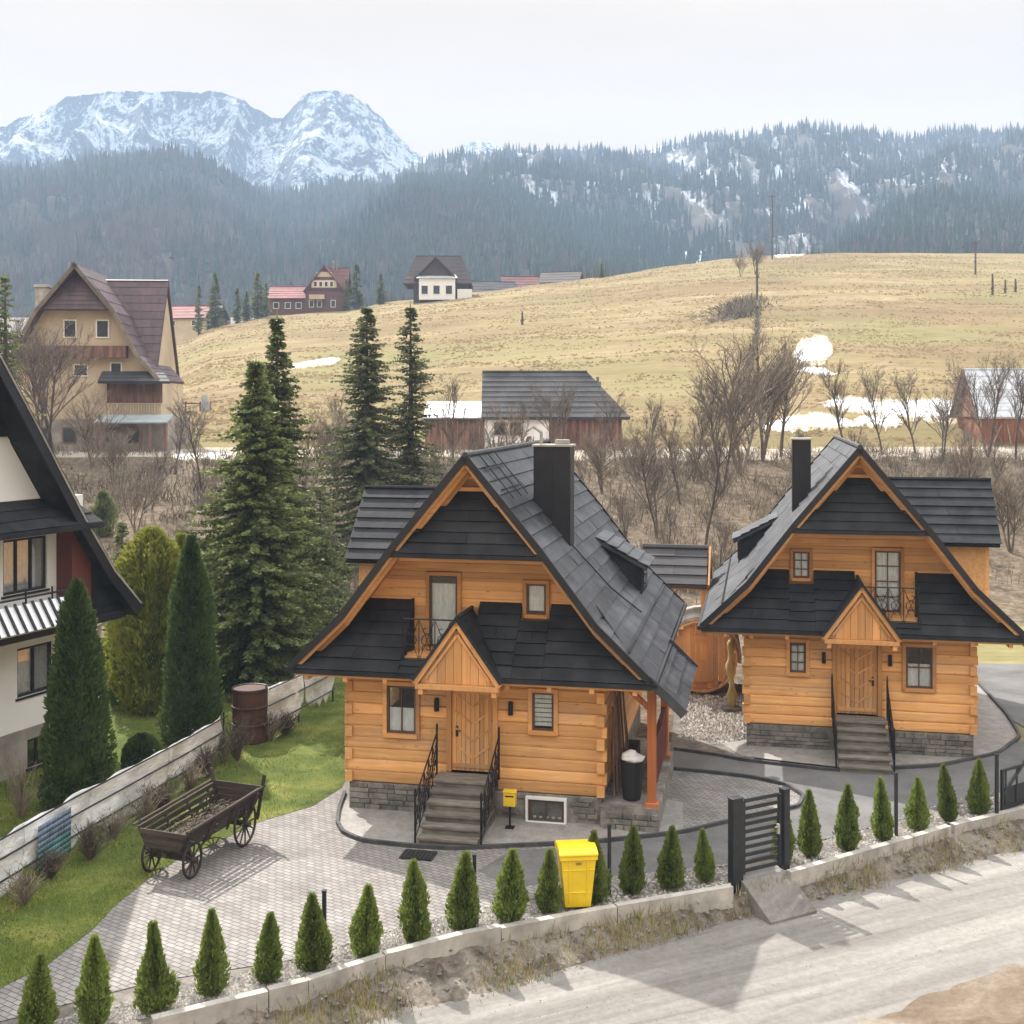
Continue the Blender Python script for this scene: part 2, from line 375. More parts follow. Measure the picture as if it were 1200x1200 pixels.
def groundmat(name, stops, sc, stretch=(1,1,1), rot=0, rough=.95, fine=18, bst=.5, bd=.01):
    m, nt, b, out = newmat(name)
    tc = N(nt, 'TexCoord'); mp = N(nt, 'Mapping'); mp.inputs['Rotation'].default_value = (0,0,rot); mp.inputs['Scale'].default_value = stretch
    mp0 = N(nt, 'Mapping'); mp0.inputs['Rotation'].default_value = (0,0,rot); nt.links.new(tc.outputs['Object'], mp0.inputs[0])
    mp = N(nt, 'Mapping'); mp.inputs['Scale'].default_value = stretch; nt.links.new(mp0.outputs[0], mp.inputs[0])
    n = N(nt, 'TexNoise'); n.inputs['Scale'].default_value = sc; n.inputs['Detail'].default_value = 7; n.inputs['Roughness'].default_value = .65; n.inputs['Distortion'].default_value = .5
    nt.links.new(mp.outputs[0], n.inputs['Vector'])
    c = ramp(nt, n.outputs[0], stops).outputs[0]
    n2 = noise_n(nt, fine, 5, .7); c = mix(nt, .5, c, ramp(nt, n2.outputs[0], [(.3, (.55,.55,.55)), (.7, (1.15,1.15,1.15))]).outputs[0], 'MULTIPLY')
    nt.links.new(c, b.inputs['Base Color']); b.inputs['Roughness'].default_value = rough; b.inputs['Specular IOR Level'].default_value = .2
    bump(nt, b, n2.outputs[0], bst, bd); return m
M['pavers'] = pavers()
M['lawn'] = groundmat('lawn_turf', [(.3, (.045,.065,.012)), (.5, (.09,.12,.022)), (.64, (.17,.175,.042)), (.78, (.23,.19,.075))], .8)
M['asphalt'] = groundmat('drive_asphalt', [(.3, (.105,.104,.103)), (.7, (.185,.18,.175))], .7)
rdir = G(860,1038,0)-G(430,1124,0); RA = math.atan2(rdir.y, rdir.x)
M['road'] = groundmat('dusty_road', [(.3, (.105,.095,.085)), (.43, (.18,.167,.152)), (.57, (.24,.225,.207)), (.74, (.31,.29,.265))], .8, (.12, 1.7, 1), -RA, fine=9)
M['verge'] = groundmat('bare_verge', [(.3, (.09,.066,.047)), (.5, (.19,.145,.105)), (.72, (.29,.255,.21))], .9, (.5, 1.2, 1), -RA, fine=8, bst=1, bd=.04)
M['soil'] = groundmat('stony_soil', [(.28, (.05,.04,.03)), (.45, (.15,.125,.1)), (.6, (.26,.225,.19)), (.75, (.15,.15,.06))], 2.2, fine=10, bst=1, bd=.05)
M['bed'] = groundmat('gravel_bed', [(.3, (.09,.08,.068)), (.6, (.24,.215,.19)), (.75, (.38,.35,.315))], 3, fine=14, bst=1, bd=.03)
M['edging'] = groundmat('pebble_strip', [(.3, (.24,.225,.21)), (.7, (.38,.36,.335))], 3, fine=25, bst=.8, bd=.01)

# yard, from the lawn at the left to the drive at the right
wl_in = [(p, wall_py(p)-2+(30 if p < 175 else 0)) for p in range(-360, 1680, 40)]
flat('gravel_bed', wl_in+[(p, wall_py(p)-70) for p in range(1640, -400, -40)], -.012, M['bed'])
pave = [(-260,1275),(57,1128),(110,1087),(133,1062),(172,1030),(205,1008),(247,990),(300,963),(367,943),(400,922),(403,880),(720,860),(800,872),(860,900),(1000,905),(1200,870),(1320,850)]
pave += [(p, wall_py(p)-(26 if p > 330 else 42)) for p in (1300,1200,1115,1050,921,860,680,540,430,365,180,60,-100,-260)]
flat('paving', pave, 0, M['pavers'])
lawn = [(-300,1290),(-40,1178),(57,1129.5),(110,1088),(133,1063),(172,1031),(205,1009),(247,991),(300,964),(367,944),(400,923),(440,860),(520,800),(520,745),(100,745),(-300,840)]
LAWN_O, LAWN_P = flat('lawn', lawn, .008, M['lawn'])
flat('drive', [(790,876),(868,890),(985,902),(1100,896),(1200,868),(1330,828),(1330,905),(1200,922),(1115,944),(1050,962),(960,985),(925,997),(885,1005),(868,1010),(600,1040),(560,1020),(600,997),(690,990),(800,978),(858,962),(905,952),(938,946),(944,936),(928,922),(880,912),(786,902)], .005, M['asphalt'])
flat('side_road', [(1100,774),(1150,777),(1320,782),(1500,790),(1500,900),(1230,868),(1175,838),(1140,800),(1100,800)], -.006, M['asphalt'])
flat('pebble_strip', [(398,938),(396,962),(402,976),(425,986),(480,992),(600,992),(690,988),(800,976),(800,940),(720,925)], .012, M['edging'])
flat('pebble_strip', [(840,868),(870,886),(985,899),(1100,894),(1170,880),(1194,862),(1178,838),(1140,795),(1100,800),(1100,860)], .012, M['edging'])
# kerbs: thin dark edging bands standing 5 cm proud
def kerb(pts, label):
    mb = MB(); P = [G(a, b, 0) for a, b in pts]; Q = []
    for i in range(len(P)-1):
        for k in range(6): Q.append(P[i].lerp(P[i+1], k/6))
    Q.append(P[-1]); Q = [Q[0]]+[(Q[i-1]+Q[i]*2+Q[i+1])/4 for i in range(1, len(Q)-1)]+[Q[-1]]
    for a, b in zip(Q, Q[1:]):
        mb.beam(a+Vector((0,0,.02)), b+Vector((0,0,.02)), .08, .13)
    o = mb.build('kerb', M['darkkerb']); tag(o, kind='structure')
M['darkkerb'] = simple('dark_kerb_stone', (.06,.058,.06), .8, .3, 5, tint=.25, b_st=.4)
kerb([(404,930),(397,950),(395,965),(402,977),(425,987),(480,993),(530,996),(600,993),(690,989),(800,977),(858,963)], '')
kerb([(790,879),(840,886),(870,892),(985,905),(1100,899),(1170,884),(1196,864),(1180,838),(1142,797)], '')
kerb([(786,902),(830,906),(880,912),(922,921),(942,934),(936,946),(905,953),(858,963)], '')

# street: bank, carriageway, verge
ZR = -.5
road = [(-500,1420),(100,1290),(330,1212),(430,1188),(560,1158),(700,1112),(800,1085),(868,1064),(925,1050),(1050,1022),(1200,985),(1450,900),(1700,840),(1700,980),(1330,1125),(1200,1171),(1100,1205),(1000,1243),(880,1300),(600,1440)]
flat('road', road, ZR, M['road'])
def wob(pts, amp, n=9):
    out = []
    for (x0, y0), (x1, y1) in zip(pts, pts[1:]):
        for k in range(n):
            t = k/n; x = lerp(x0, x1, t); out.append((x, lerp(y0, y1, t)+amp*fbm(x*.03, y0*.01, 2)))
    return out+[pts[-1]]
flat('verge', wob([(1700,975),(1330,1083),(1200,1128),(1100,1162),(1000,1200),(880,1258),(600,1398)], 9)+[(600,2200),(1700,2200)], ZR+.02, M['verge'])
def bank():
    mb = MB(); pts = []; n = 240; rows = 6
    for i in range(n+1):
        px = -380+ (1650+380)*i/n
        a = G(px, wall_py(px)+ (10 if px > 180 else 4), -.08)
        k = 0.0
        for (x0, y0), (x1, y1) in zip(road[:13], road[1:13]):
            if x0 <= px <= x1: k = y0+(y1-y0)*(px-x0)/(x1-x0)
        pass
        b = G(px, k+14, ZR-.03)
        for j in range(rows+1):
            t = j/rows; p = a.lerp(b, t); p.z = lerp(a.z, b.z, t**.8)
            if 0 < j < rows: p.z += .15*fbm(p.x*2.2, p.y*2.2, 5)+.05*fbm(p.x*7, p.y*7, 8)
            pts.append(p)
    fs = [(i*(rows+1)+j, i*(rows+1)+j+1, (i+1)*(rows+1)+j+1, (i+1)*(rows+1)+j) for i in range(n) for j in range(rows)]
    mb.add(pts, fs); o = mb.build('bank', M['soil'], smooth=True); tag(o, kind='structure')
    return pts
BANK = bank()
# low concrete wall along the street in two runs either side of the gate
def lowwall(p0, p1, label, zt=.12):
    mb = MB(); px = p0; seg = max(1, round((p1-p0)/150)); 
    for i in range(seg):
        a = lerp(p0, p1, i/seg); b = lerp(p0, p1, (i+1)/seg)
        nsub = 3
        for k in range(nsub):
            xa = lerp(a, b, k/nsub); xb = lerp(a, b, (k+1)/nsub)
            A = G(xa, wall_py(xa), .1); B = G(xb, wall_py(xb), .1)
            if k == nsub-1: B = B+(A-B).normalized()*.02
            dz = .015*((i*37) % 3-1)
            A.z = B.z = -.09+dz; mb.beam(A, B, .16, .42)
    o = mb.build('low_wall', M['concrete']); tag(o, label, 'wall'); return o
lowwall(178, 858, 'long low concrete wall at the street running under the hedge left of the gate')
lowwall(924, 1112, 'short low concrete wall at the street just right of the gate')
lowwall(1116, 1500, 'low concrete wall at the street running out of the picture at the right')
# snow patches on the meadow
def oldsnow():
    m, nt, b, out = newmat('old_snow'); ea = N(nt, 'Attribute'); ea.attribute_name = 'edge'
    n = noise_n(nt, .9, 7, .75, (.5, 1, 1)); a = N(nt, 'Math', operation='MULTIPLY_ADD'); nt.links.new(ea.outputs['Fac'], a.inputs[0]); a.inputs[1].default_value = .42; nt.links.new(n.outputs[0], a.inputs[2])
    r = ramp(nt, a.outputs[0], [(.45, (.80,.83,.87)), (.74, (.70,.72,.74)), (.80, (.40,.33,.22)), (.9, (.26,.2,.11))])
    nt.links.new(r.outputs[0], b.inputs['Base Color']); b.inputs['Roughness'].default_value = .8; bump(nt, b, n.outputs[0], .6, .15); return m
M['oldsnow'] = oldsnow()
def snow_patch(x0, x1, top, bot, rag=.25, seed=0, name='snow_patch'):
    mb = MB(); n = 90; rows = 8; pts = []
    for i in range(n+1):
        t = i/n; px = lerp(x0, x1, t)
        a = interp(top, px)+rag*5*fbm(px*.13, seed, 0); b = interp(bot, px)+rag*9*fbm(px*.12, seed+5, 0)
        mid = (a+b)/2; e = min(1, t*7, (1-t)*7)**.6; a = mid+(a-mid)*e; b = mid+(b-mid)*e
        if b < a+.3: b = a+.3
        for j in range(rows+1):
            p = on_ground(px, lerp(a, b, j/rows)); p.z += .10 if 0 < j < rows and 0 < i < n else .02
            pts.append(p)
    fs = [(i*(rows+1)+j, i*(rows+1)+j+1, (i+1)*(rows+1)+j+1, (i+1)*(rows+1)+j) for i in range(n) for j in range(rows)]
    mb.add(pts, fs); o = mb.build(name, M['oldsnow'], smooth=True); tag(o, kind='structure')
    at_ = o.data.attributes.new('edge', 'FLOAT', 'POINT'); at_.data.foreach_set('value', [max(abs(2*(k % (rows+1))/rows-1), abs(2*(k//(rows+1))/n-1)**3) for k in range(len(pts))])
snow_patch(928, 977, [(928,408),(940,397),(958,392),(977,398)], [(928,428),(950,430),(977,424)], .5, 1)
snow_patch(930, 982, [(930,436),(950,430),(965,432),(982,440)], [(930,436),(950,440),(982,443)], .4, 2)
snow_patch(958, 1145, [(958,470),(985,464),(1040,468),(1145,466)], [(958,478),(985,483),(1040,494),(1145,500)], .5, 3)
snow_patch(890, 1010, [(890,500),(930,486),(965,484),(1010,497)], [(890,507),(940,506),(1010,503)], .6, 4)
snow_patch(1000, 1060, [(1000,488),(1060,489)], [(1000,500),(1060,503)], .5, 8)
snow_patch(335, 400, [(335,427),(400,418)], [(335,434),(400,427)], .2, 5)
snow_patch(198, 272, [(198,531),(272,529)], [(198,541),(272,541)], .4, 6)
snow_patch(906, 944, [(906,293),(944,293)], [(906,303),(944,300)], .2, 7)
# ================================================================ TIMBER HOUSES
M['darkpane'] = simple('dark_window_pane', (.03,.035,.04), .08, .2, 2, tint=0, b_st=0)
AX = math.atan2(290, F)                       # the houses are turned this far from the view axis
PROF = [(0,8.52),(1.75,6.40),(3.0,4.75),(4.3,3.5)]
def prof_z(x): return interp_lin(PROF, abs(x))
def interp_lin(tab, x):
    for (x0, y0), (x1, y1) in zip(tab, tab[1:]):
        if x <= x1: return y0+(y1-y0)*(x-x0)/(x1-x0)
    (x0, y0), (x1, y1) = tab[-2:]
    return y0+(y1-y0)*(x-x0)/(x1-x0)
def half_at(z):
    for (x0, z0), (x1, z1) in zip(PROF, PROF[1:]):
        if z >= z1: return x0+(x1-x0)*(z-z0)/(z1-z0)
    return 4.3
def courses(mb, BL, BR, TR, TL, n, tile=1.3, lift=.035, th=.03, mi=0):
    """roof covering: n overlapping courses of tiles between a bottom edge and a top edge"""
    BL, BR, TR, TL = map(Vector, (BL, BR, TR, TL))
    nn = (BR-BL).cross(TL-BL)
    if nn.length < 1e-6: nn = (BR-BL).cross(TR-BR)
    nn.normalize()
    if nn.z < 0: nn = -nn
    def P(u, v): return BL.lerp(BR, u).lerp(TL.lerp(TR, u), v)
    for i in range(n):
        v0 = i/n; v1 = min(1, (i+1.06)/n)
        L = (P(1, v0)-P(0, v0)).length; k = max(1, round(L/tile)); off = .5 if i % 2 else 0
        us = [0]+[(j+off)/k for j in range(0 if off else 1, k) if 0.02 < (j+off)/k < .98]+[1]
        for a, b in zip(us, us[1:]):
            lf = lift*random.uniform(.8, 1.25)+random.uniform(0, .006)
            e = .004/max(L, .1)
            q = [P(a+e, v0)+nn*lf, P(b-e, v0)+nn*(lf+random.uniform(-.004, .004)), P(b-e, v1)+nn*.004, P(a+e, v1)+nn*.004]
            p = q+[x-nn*th for x in q]
            mb.add(p, [(0,1,2,3),(7,6,5,4),(0,4,5,1),(1,5,6,2),(2,6,7,3),(3,7,4,0)], mi)
def cut(a, b, holes):
    iv = [(a, b)]
    for h0, h1 in holes:
        nv = []
        for x0, x1 in iv:
            if h1 <= x0 or h0 >= x1: nv.append((x0, x1)); continue
            if h0 > x0: nv.append((x0, h0))
            if h1 < x1: nv.append((h1, x1))
        iv = nv
    return iv
def logwall(mb, x0, x1, y, z0, z1, h, holes, th=.18, bul=.026, mi=0, clip=None, along='x', sgn=-1):
    """stacked squared logs with rounded arrises; holes are (x0,x1,z0,z1)"""
    n = max(1, round((z1-z0)/h)); h = (z1-z0)/n
    for i in range(n):
        a, b = z0+i*h, z0+(i+1)*h; xa, xb = x0, x1
        if clip: hw = clip(a); xa, xb = max(x0, -hw), min(x1, hw)
        if xb-xa < .05: continue
        cz = sorted({a, b, *[z for q in holes for z in q[2:4] if a+.02 < z < b-.02]})
        bb = bul*random.uniform(.75, 1.2); cc = random.random()
        for c0, c1 in zip(cz, cz[1:]):
          hs = [(q[0], q[1]) for q in holes if q[2] < c1-.021 and q[3] > c0+.021]
          for s0, s1 in cut(xa, xb, hs):
            pr = [(th, c0+.001), (0, c0+.003)]+([(-bb*.7, a+.02), (-bb, a+.06)] if c0 == a and c1-a > .12 else [(-bb, c0+.003)])
            pr += ([(-bb, b-.05), (-bb*.7, b-.018)] if c1 == b and b-c0 > .12 else [(-bb, c1-.003)])+[(0, c1-.003), (th, c1-.001)]
            if clip:
                np_ = len(pr); vv = []
                for xx in (s0, s1):
                    for d, z in pr:
                        lim = clip(z); vv.append((max(-lim, min(lim, xx)), y+d, z))
                mb.add(vv, [list(range(np_))[::-1], list(range(np_, 2*np_))]+[(i_, (i_+1) % np_, np_+(i_+1) % np_, np_+i_) for i_ in range(np_)], mi, cc)
            elif along == 'x': mb.prism([(s0, y-sgn*d*(1) if sgn == 1 else y+d, z) for d, z in pr], (s1-s0, 0, 0), mi, cc)
            else: mb.prism([(y-sgn*d, s0, z) for d, z in pr], (0, s1-s0, 0), mi, cc)
def window(root, m, x0, x1, z0, z1, y, nx, nz, name='window', blind=0.5, bars=True, slat=False, fw=.05, casing=.1, fmat='trim'):
    """casing > sash, glass, curtain; the front of the wall is at y, outside is -y"""
    f = MB(m)
    for a, b in ((x0-casing, x0), (x1, x1+casing)): f.box(a, b, y-.085, y+.1, z0-casing, z1+casing)
    f.box(x0, x1, y-.082, y+.1, z1, z1+casing); f.box(x0-.04, x1+.04, y-.12, y+.1, z0-casing, z0)
    fo = f.build(name, M[fmat], root, bevel=.008)
    s = MB(m)
    for a, b in ((x0+.002, x0+fw), (x1-fw, x1-.002)): s.box(a, b, y-.04, y+.03, z0+.002, z1-.002)
    s.box(x0+fw, x1-fw, y-.04, y+.03, z0+.002, z0+fw); s.box(x0+fw, x1-fw, y-.04, y+.03, z1-fw, z1-.002)
    if bars:
        for i in range(1, nx): xx = lerp(x0, x1, i/nx); s.box(xx-.013, xx+.013, y-.036, y+.02, z0+fw, z1-fw)
        for i in range(1, nz):
            zz = lerp(z0, z1, i/nz); s.box(x0+fw, x1-fw, y-.033, y+.018, zz-.013, zz+.013)
    s.build('sash', M['sashdark'], fo)
    g = MB(m); g.box(x0+fw, x1-fw, y-.006, y+.002, z0+fw, z1-fw); g.build('pane', M['glass'], fo)
    c = MB(m)
    if slat:
        k = 7
        for i in range(k):
            zz = lerp(z0+fw+.03, z1-fw, (i+.5)/k); c.obox(((x0+x1)/2, y+.025, zz), ((x1-x0)/2-fw, 0, 0), (0, .008, .042), (0, -.002, .001))
        c.build('blind', M['curtain'], fo)
    elif blind:
        n = 16; zb = lerp(z0+fw, z1-fw, 0 if blind > 0 else 0); zt = lerp(z0, z1, abs(blind))-fw*.5
        for i in range(n):
            xa, xb = lerp(x0+.03, x1-.03, i/n), lerp(x0+.03, x1-.03, (i+1)/n)
            ya = y+.03+.012*math.sin(i*2.1); yb = y+.03+.012*math.sin((i+1)*2.1)
            c.poly([(xa, ya, zb), (xb, yb, zb), (xb, yb, zt), (xa, ya, zt)])
        c.build('curtain', M['curtain'], fo)
    return fo
M['sashdark'] = simple('dark_brown_sash', (.09,.05,.03), .5, .2, 5, tint=.1)
def scroll_panel(mb, a, b, h, n, z=Vector((0,0,1))):
    """wrought iron panel of rings and S-scrolls between two points at rail height h"""
    a, b = Vector(a), Vector(b); d = (b-a); L = d.length; d = d/L; z = Vector(z)
    mb.tube([a+z*h, b+z*h], .02, 6); mb.tube([a+z*.06, b+z*.06], .013, 5)
    for i in range(n+1): p = a+d*(L*i/n); mb.tube([p, p+z*h], .011, 5)
    w = L/n
    for i in range(n):
        c = a+d*(L*(i+.5)/n)
        for sg in (1, -1):
            pts = []
            for k in range(15):
                t = k/14; an = t*math.pi*1.7-.4; r = lerp(.46, .1, t)*w
                pts.append(c+d*(sg*(math.cos(an)*r*.8-.02))+z*(h*.53+sg*(h*.22-math.sin(an)*r*.7)))
            mb.tube(pts, .010, 4)
        mb.ring(c+z*(h*.5), min(w*.34, h*.2), .010, d, z, 12, 0, 4)
        mb.tube([c+z*.06-d*w*.45, c+z*h*.95+d*w*.45], .008, 4); mb.tube([c+z*.06+d*w*.45, c+z*h*.95-d*w*.45], .008, 4)

def house(loc, m, label, ext, details):
    L = 11.0; WY, UY = .75, 1.3                          # lower and upper front wall planes
    root = empty('timber_house', loc, -AX, label, 'house', 'matching timber houses with dark roofs')
    D = details
    # ---- stone base
    b = MB(m); x1 = 4.35 if ext else 3.08
    zb = .65
    b.box(-3.06, 3.06, WY-.02, 10.0, -.3, zb-.02); 
    if ext: b.box(3.06, 4.4, .55, 5.2, -.3, .52)
    # individual facing stones on the front
    st = b
    z = -.02
    while z < zb-.06:
        h = random.uniform(.1, .2); h = min(h, zb-.03-z); x = -3.05
        while x < (4.35 if ext else 3.05):
            w_ = random.uniform(.18, .5); xe = min(x+w_, 4.38 if ext else 3.05)
            if not any(q[0] < xe and q[1] > x for q in D['base_holes']):
                yy = WY if x < 3.0 else .55
                if xe <= 3.06 or x > 3.06: 
                    if not (x > 3 and z+h > .5): st.box(x+.008, xe-.008, yy-.05-random.random()*.03, yy, z+.008, z+h-.008)
            x = xe+.001
            if xe >= (4.38 if ext else 3.05)-.001: break
        z += h
    st.build('stone_base', M['stone'], root, bevel=.012)
    # ---- log walls
    lg = MB(m)
    holes = [(q['x0']-.1, q['x1']+.1, q['z0']-.1, q['z1']+.1) for q in D['lower']]+[(D['door'][0]-.12, D['door'][1]+.12, .5, D['door'][3]+.12)]
    logwall(lg, -3.08, 3.08, WY, zb, 3.62, .27, holes)
    for sx in (-1, 1):
        for k, i in enumerate(range(11)):                 # crossing log ends at the corners
            za = zb+i*.27
            if i % 2 == 0: lg.box(sx*3.05-.09, sx*3.05+.09, WY-.11, WY-.001, za+.012, za+.258)
            else: lg.box(sx*3.13-.05, sx*3.13+.05, WY-.02, WY+.15, za+.012, za+.258)
    lg.box(-3.2, 3.2, WY-.08, WY+.1, 3.63, 3.8)           # wall plate under the skirt roof
    lg.build('log_wall', M['log'], root)
    sd = MB(m)
    for sx in (-1, 1): logwall(sd, WY+.22, 10.0, sx*3.08, zb, 4.3, .27, [(3.4, 4.3, 1.75, 2.9), (6.8, 7.7, 1.75, 2.9)], along='y', sgn=sx)
    sd.build('side_wall', M['logy'], root)
    bk = MB(m)
    for zz in range(14): 
        a = .65+zz*.55; hw = min(3.05, half_at(a+.55)-.15)
        if hw > .1: bk.box(-hw, hw, 9.85, 10.0, a, a+.545)
    bk.box(-3.0, 3.0, WY+.3, 9.8, .55, .62); bk.box(-3.0, 3.0, UY+.05, 9.8, 3.85, 3.95)
    bk.build('rear_wall', M['log'], root)
    # ---- upper gable wall, boards
    up = MB(m)
    uh = [(q['x0']-.09, q['x1']+.09, q['z0']-.09, q['z1']+.09) for q in D['upper']]
    logwall(up, -2.95, 2.95, UY, 3.75, 6.75, .21, uh, th=.1, bul=.005, clip=lambda z: half_at(z+.14)-.02)
    up.build('gable_wall', M['log'], root)
    # ---- lower windows, door, lamps
    for q in D['lower']: window(root, m, q['x0'], q['x1'], q['z0'], q['z1'], WY, q['nx'], q['nz'], blind=q.get('blind', .5), slat=q.get('slat', False))
    for q in D['upper']: window(root, m, q['x0'], q['x1'], q['z0'], q['z1'], UY, q['nx'], q['nz'], name=q.get('name', 'window'), blind=q.get('blind', .5), slat=q.get('slat', False), casing=.09)
    for q in D['base']: window(root, m, q[0], q[1], q[2], q[3], WY-.05 if q[0] < 3 else .55, 2, 1, name='cellar_window', blind=.25, casing=.06, fmat='whitepaint')
    x0, x1, z0, z1 = D['door']
    dr = MB(m); nb = 9
    for i in range(nb):
        a, bb = lerp(x0, x1, i/nb), lerp(x0, x1, (i+1)/nb); dr.box(a+.004, bb-.004, WY-.01, WY+.06, z0, z1)
    for i in range(4):                                    # chevron battens
        zc = lerp(z0+.45, z1-.35, i/3)
        for s in (-1, 1): dr.beam(((x0+x1)/2, WY-.022, zc-.14), ((x0+x1)/2+s*(x1-x0)*.42, WY-.022, zc+.16), .045, .024, up=(0,-1,0))
    for zz in (z0+.12, z1-.12): dr.box(x0+.03, x1-.03, WY-.04, WY-.011, zz-.05, zz+.05)
    do = dr.build('door', M['plank'], root, bevel=.006)
    h = MB(m); hx = x0+.12 if not D.get('hr') else x1-.12
    h.box(hx-.03, hx+.03, WY-.03, WY-.011, z0+.8, z0+1.05); h.tube([(hx, WY-.04, z0+.95), (hx, WY-.07, z0+.95), (hx+.12, WY-.07, z0+.95)], .012, 6); h.build('handle', M['iron'], do)
    fr = MB(m)
    for a, bb in ((x0-.12, x0-.003), (x1+.003, x1+.12)): fr.box(a, bb, WY-.1, WY+.1, z0-.02, z1+.13)
    fr.box(x0-.003, x1+.003, WY-.097, WY+.1, z1+.004, z1+.13); fr.build('door_frame', M['trimz'], root, bevel=.008)
    for lx, lz in D['lamps']:
        la = MB(m); la.box(lx-.05, lx+.05, WY-.075, WY-.05, lz-.16, lz+.16); la.tube([(lx, WY-.13, lz-.14), (lx, WY-.13, lz+.14)], .05, 8); la.build('wall_lamp', M['iron'], root)
    # ---- stairs
    sx0, sx1 = D['stairs']; n = 6; tread = .27; y_top = WY-.12
    sp = MB(m)
    for i in range(n):
        zt = z0-.02-(z0-.02)*i/n; y1_ = y_top-.35-tread*i if i else y_top
        ya = y_top-.62-tread*i
        yb = y_top if i == 0 else y_top-.62-tread*(i-1)+.03
        sp.box(sx0+.003*i, sx1-.003*i, ya, yb, zt-.07, zt); sp.box(sx0+.05, sx1-.05, ya+.04, y_top-.002, zt-.2, zt-.071)
    sp.build('stairs', M['stepwood'], root, bevel=.012)
    for xx in (sx0-.05, sx1+.05):
        rl = MB(m); A = Vector((xx, y_top-.05, z0-.05)); Bq = Vector((xx, y_top-.62-tread*(n-1)+.1, .05))
        scroll_panel(rl, A, Bq, .95, 5)
        for p in (A, Bq): rl.tube([p+Vector((0,0,-.06)), p+Vector((0,0,1.08))], .025, 6); rl.ring(p+Vector((0,0,1.12)), .045, .014, (0,1,0), (0,0,1), 8)
        rl.build('stair_railing', M['iron'], root)
    # ---- main roof
    rf = MB(m)
    for sg in (-1, 1):
        for (xa, za), (xb, zb_), nn in ((PROF[0], PROF[1], 7), (PROF[1], PROF[2], 5), (PROF[2], PROF[3], 4)):
            courses(rf, (sg*xb, 0, zb_), (sg*xb, L, zb_), (sg*xa, L, za), (sg*xa, 0, za), nn, 1.5, .04, .03, 0)
    rf.tube([(0, -.02, 8.56), (0, L+.02, 8.56)], .07, 8)
    ro = rf.build('roof', M['roofside'], root)
    dk = MB(m)                                            # deck and soffit under the covering
    for sg in (-1, 1):
        for (xa, za), (xb, zb_) in zip(PROF, PROF[1:]):
            dk.prism([(sg*xa, .03, za-.03), (sg*xb, .03, zb_-.03), (sg*xb, .03, zb_-.13), (sg*xa, .03, za-.15)], (0, L-.06, 0), 0)
    dk.build('soffit', M['logy'], ro)
    for yy, d in ((.0, 1), (L, -1)):                      # rake boards and their dark metal flashing
        rk = MB(m)
        for sg in (-1, 1):
            for (xa, za), (xb, zb_) in zip(PROF, PROF[1:]):
                rk.beam((sg*xa, yy+.05*d, za-.13), (sg*xb, yy+.05*d, zb_-.13), .05, .15, up=(0,0,1))
        rk.build('rake_board', M['trim'], ro)
    fl = MB(m)
    for sg in (-1, 1):
        for yy, d in ((-.02, 1), (L+.02, -1)):
            for (xa, za), (xb, zb_) in zip(PROF, PROF[1:]):
                fl.beam((sg*xa, yy, za-.02), (sg*xb, yy, zb_-.02), .06, .16, up=(0,0,1))
        fl.tube([(sg*4.36, -.05, 3.44), (sg*4.36, L+.05, 3.44)], .065, 8)
    fl.build('flashing', M['roofmetal'], ro)
    # exposed rafters along the gable
    ra = MB(m)
    for sg in (-1, 1):
        for yy in (.32,):
            for (xa, za), (xb, zb_) in zip(PROF, PROF[1:]):
                ra.beam((sg*xa, yy, za-.25), (sg*xb, yy, zb_-.25), .10, .13, up=(0,0,1))
    for xx in (-1.5, -.5, .5, 1.5): ra.box(xx-.05, xx+.05, .35, UY, 6.1, 6.22)
    ra.box(-1.72, 1.72, .42, .54, 6.02, 6.12)
    ra.build('rafter', M['trim'], ro)
    # pent over the gable wall
    pn = MB(m)
    zlo, zhi = 6.25, 7.72; a, c = half_at(zlo)-.02, half_at(zhi)-.02
    courses(pn, (-a, .04, zlo), (a, .04, zlo), (c, .75, zhi), (-c, .75, zhi), 6, 30, .04, .03)
    pn.slab([(-a, .06, zlo-.02), (a, .06, zlo-.02), (c, .77, zhi-.02), (-c, .77, zhi-.02)], .07)
    pn.box(-a, a, .0, .06, zlo-.1, zlo)
    pn.build('pent_roof', M['roof'], root)
    tp = MB(m); hz = 7.7
    tp.prism([(-half_at(hz)+.1, .72, hz), (half_at(hz)-.1, .72, hz), (0, .72, 8.35)], (0, .08, 0))
    tp.box(-half_at(hz)+.06, half_at(hz)-.06, .60, .72, hz-.02, hz+.07)
    for s in (-1, 1): tp.beam((0, .55, 8.18), (s*.95, .55, 7.0), .05, .15, up=(0,0,1))
    tp.beam((-.32, .6, 8.0), (.32, .6, 8.0), .05, .07)
    tp.build('gable_peak', M['trim'], root)
    # ---- skirt roof over the ground floor with the balcony opening
    sk = MB(m); ze, zt = 3.45, 4.98
    hwb, hwt = 4.28, half_at(zt)+.05
    def skirt(xa, xb, zt_=zt, left=False, right=False, yy=None):
        f = (zt_-ze)/(zt-ze); yt = lerp(-.02, UY, f) if yy is None else yy
        xta = -lerp(hwb, hwt, f) if left else xa; xtb = lerp(hwb, hwt, f) if right else xb
        courses(sk, (xa, -.02, ze), (xb, -.02, ze), (xtb, yt, zt_), (xta, yt, zt_), max(2, round(6*f)), 30, .045, .035)
        sk.slab([(xa, 0, ze-.03), (xb, 0, ze-.03), (xtb, yt, zt_-.03), (xta, yt, zt_-.03)], .09)
    bx0, bx1 = -1.6, -.1                                  # balcony opening
    skirt(-hwb, bx0, left=True)
    wx0, wx1 = D['upper'][1]['x0']-.12, D['upper'][1]['x1']+.12
    skirt(.05, wx0); skirt(wx1, hwb, right=True); skirt(wx0, wx1, 4.62)
    skirt(bx0, .1, 3.75)
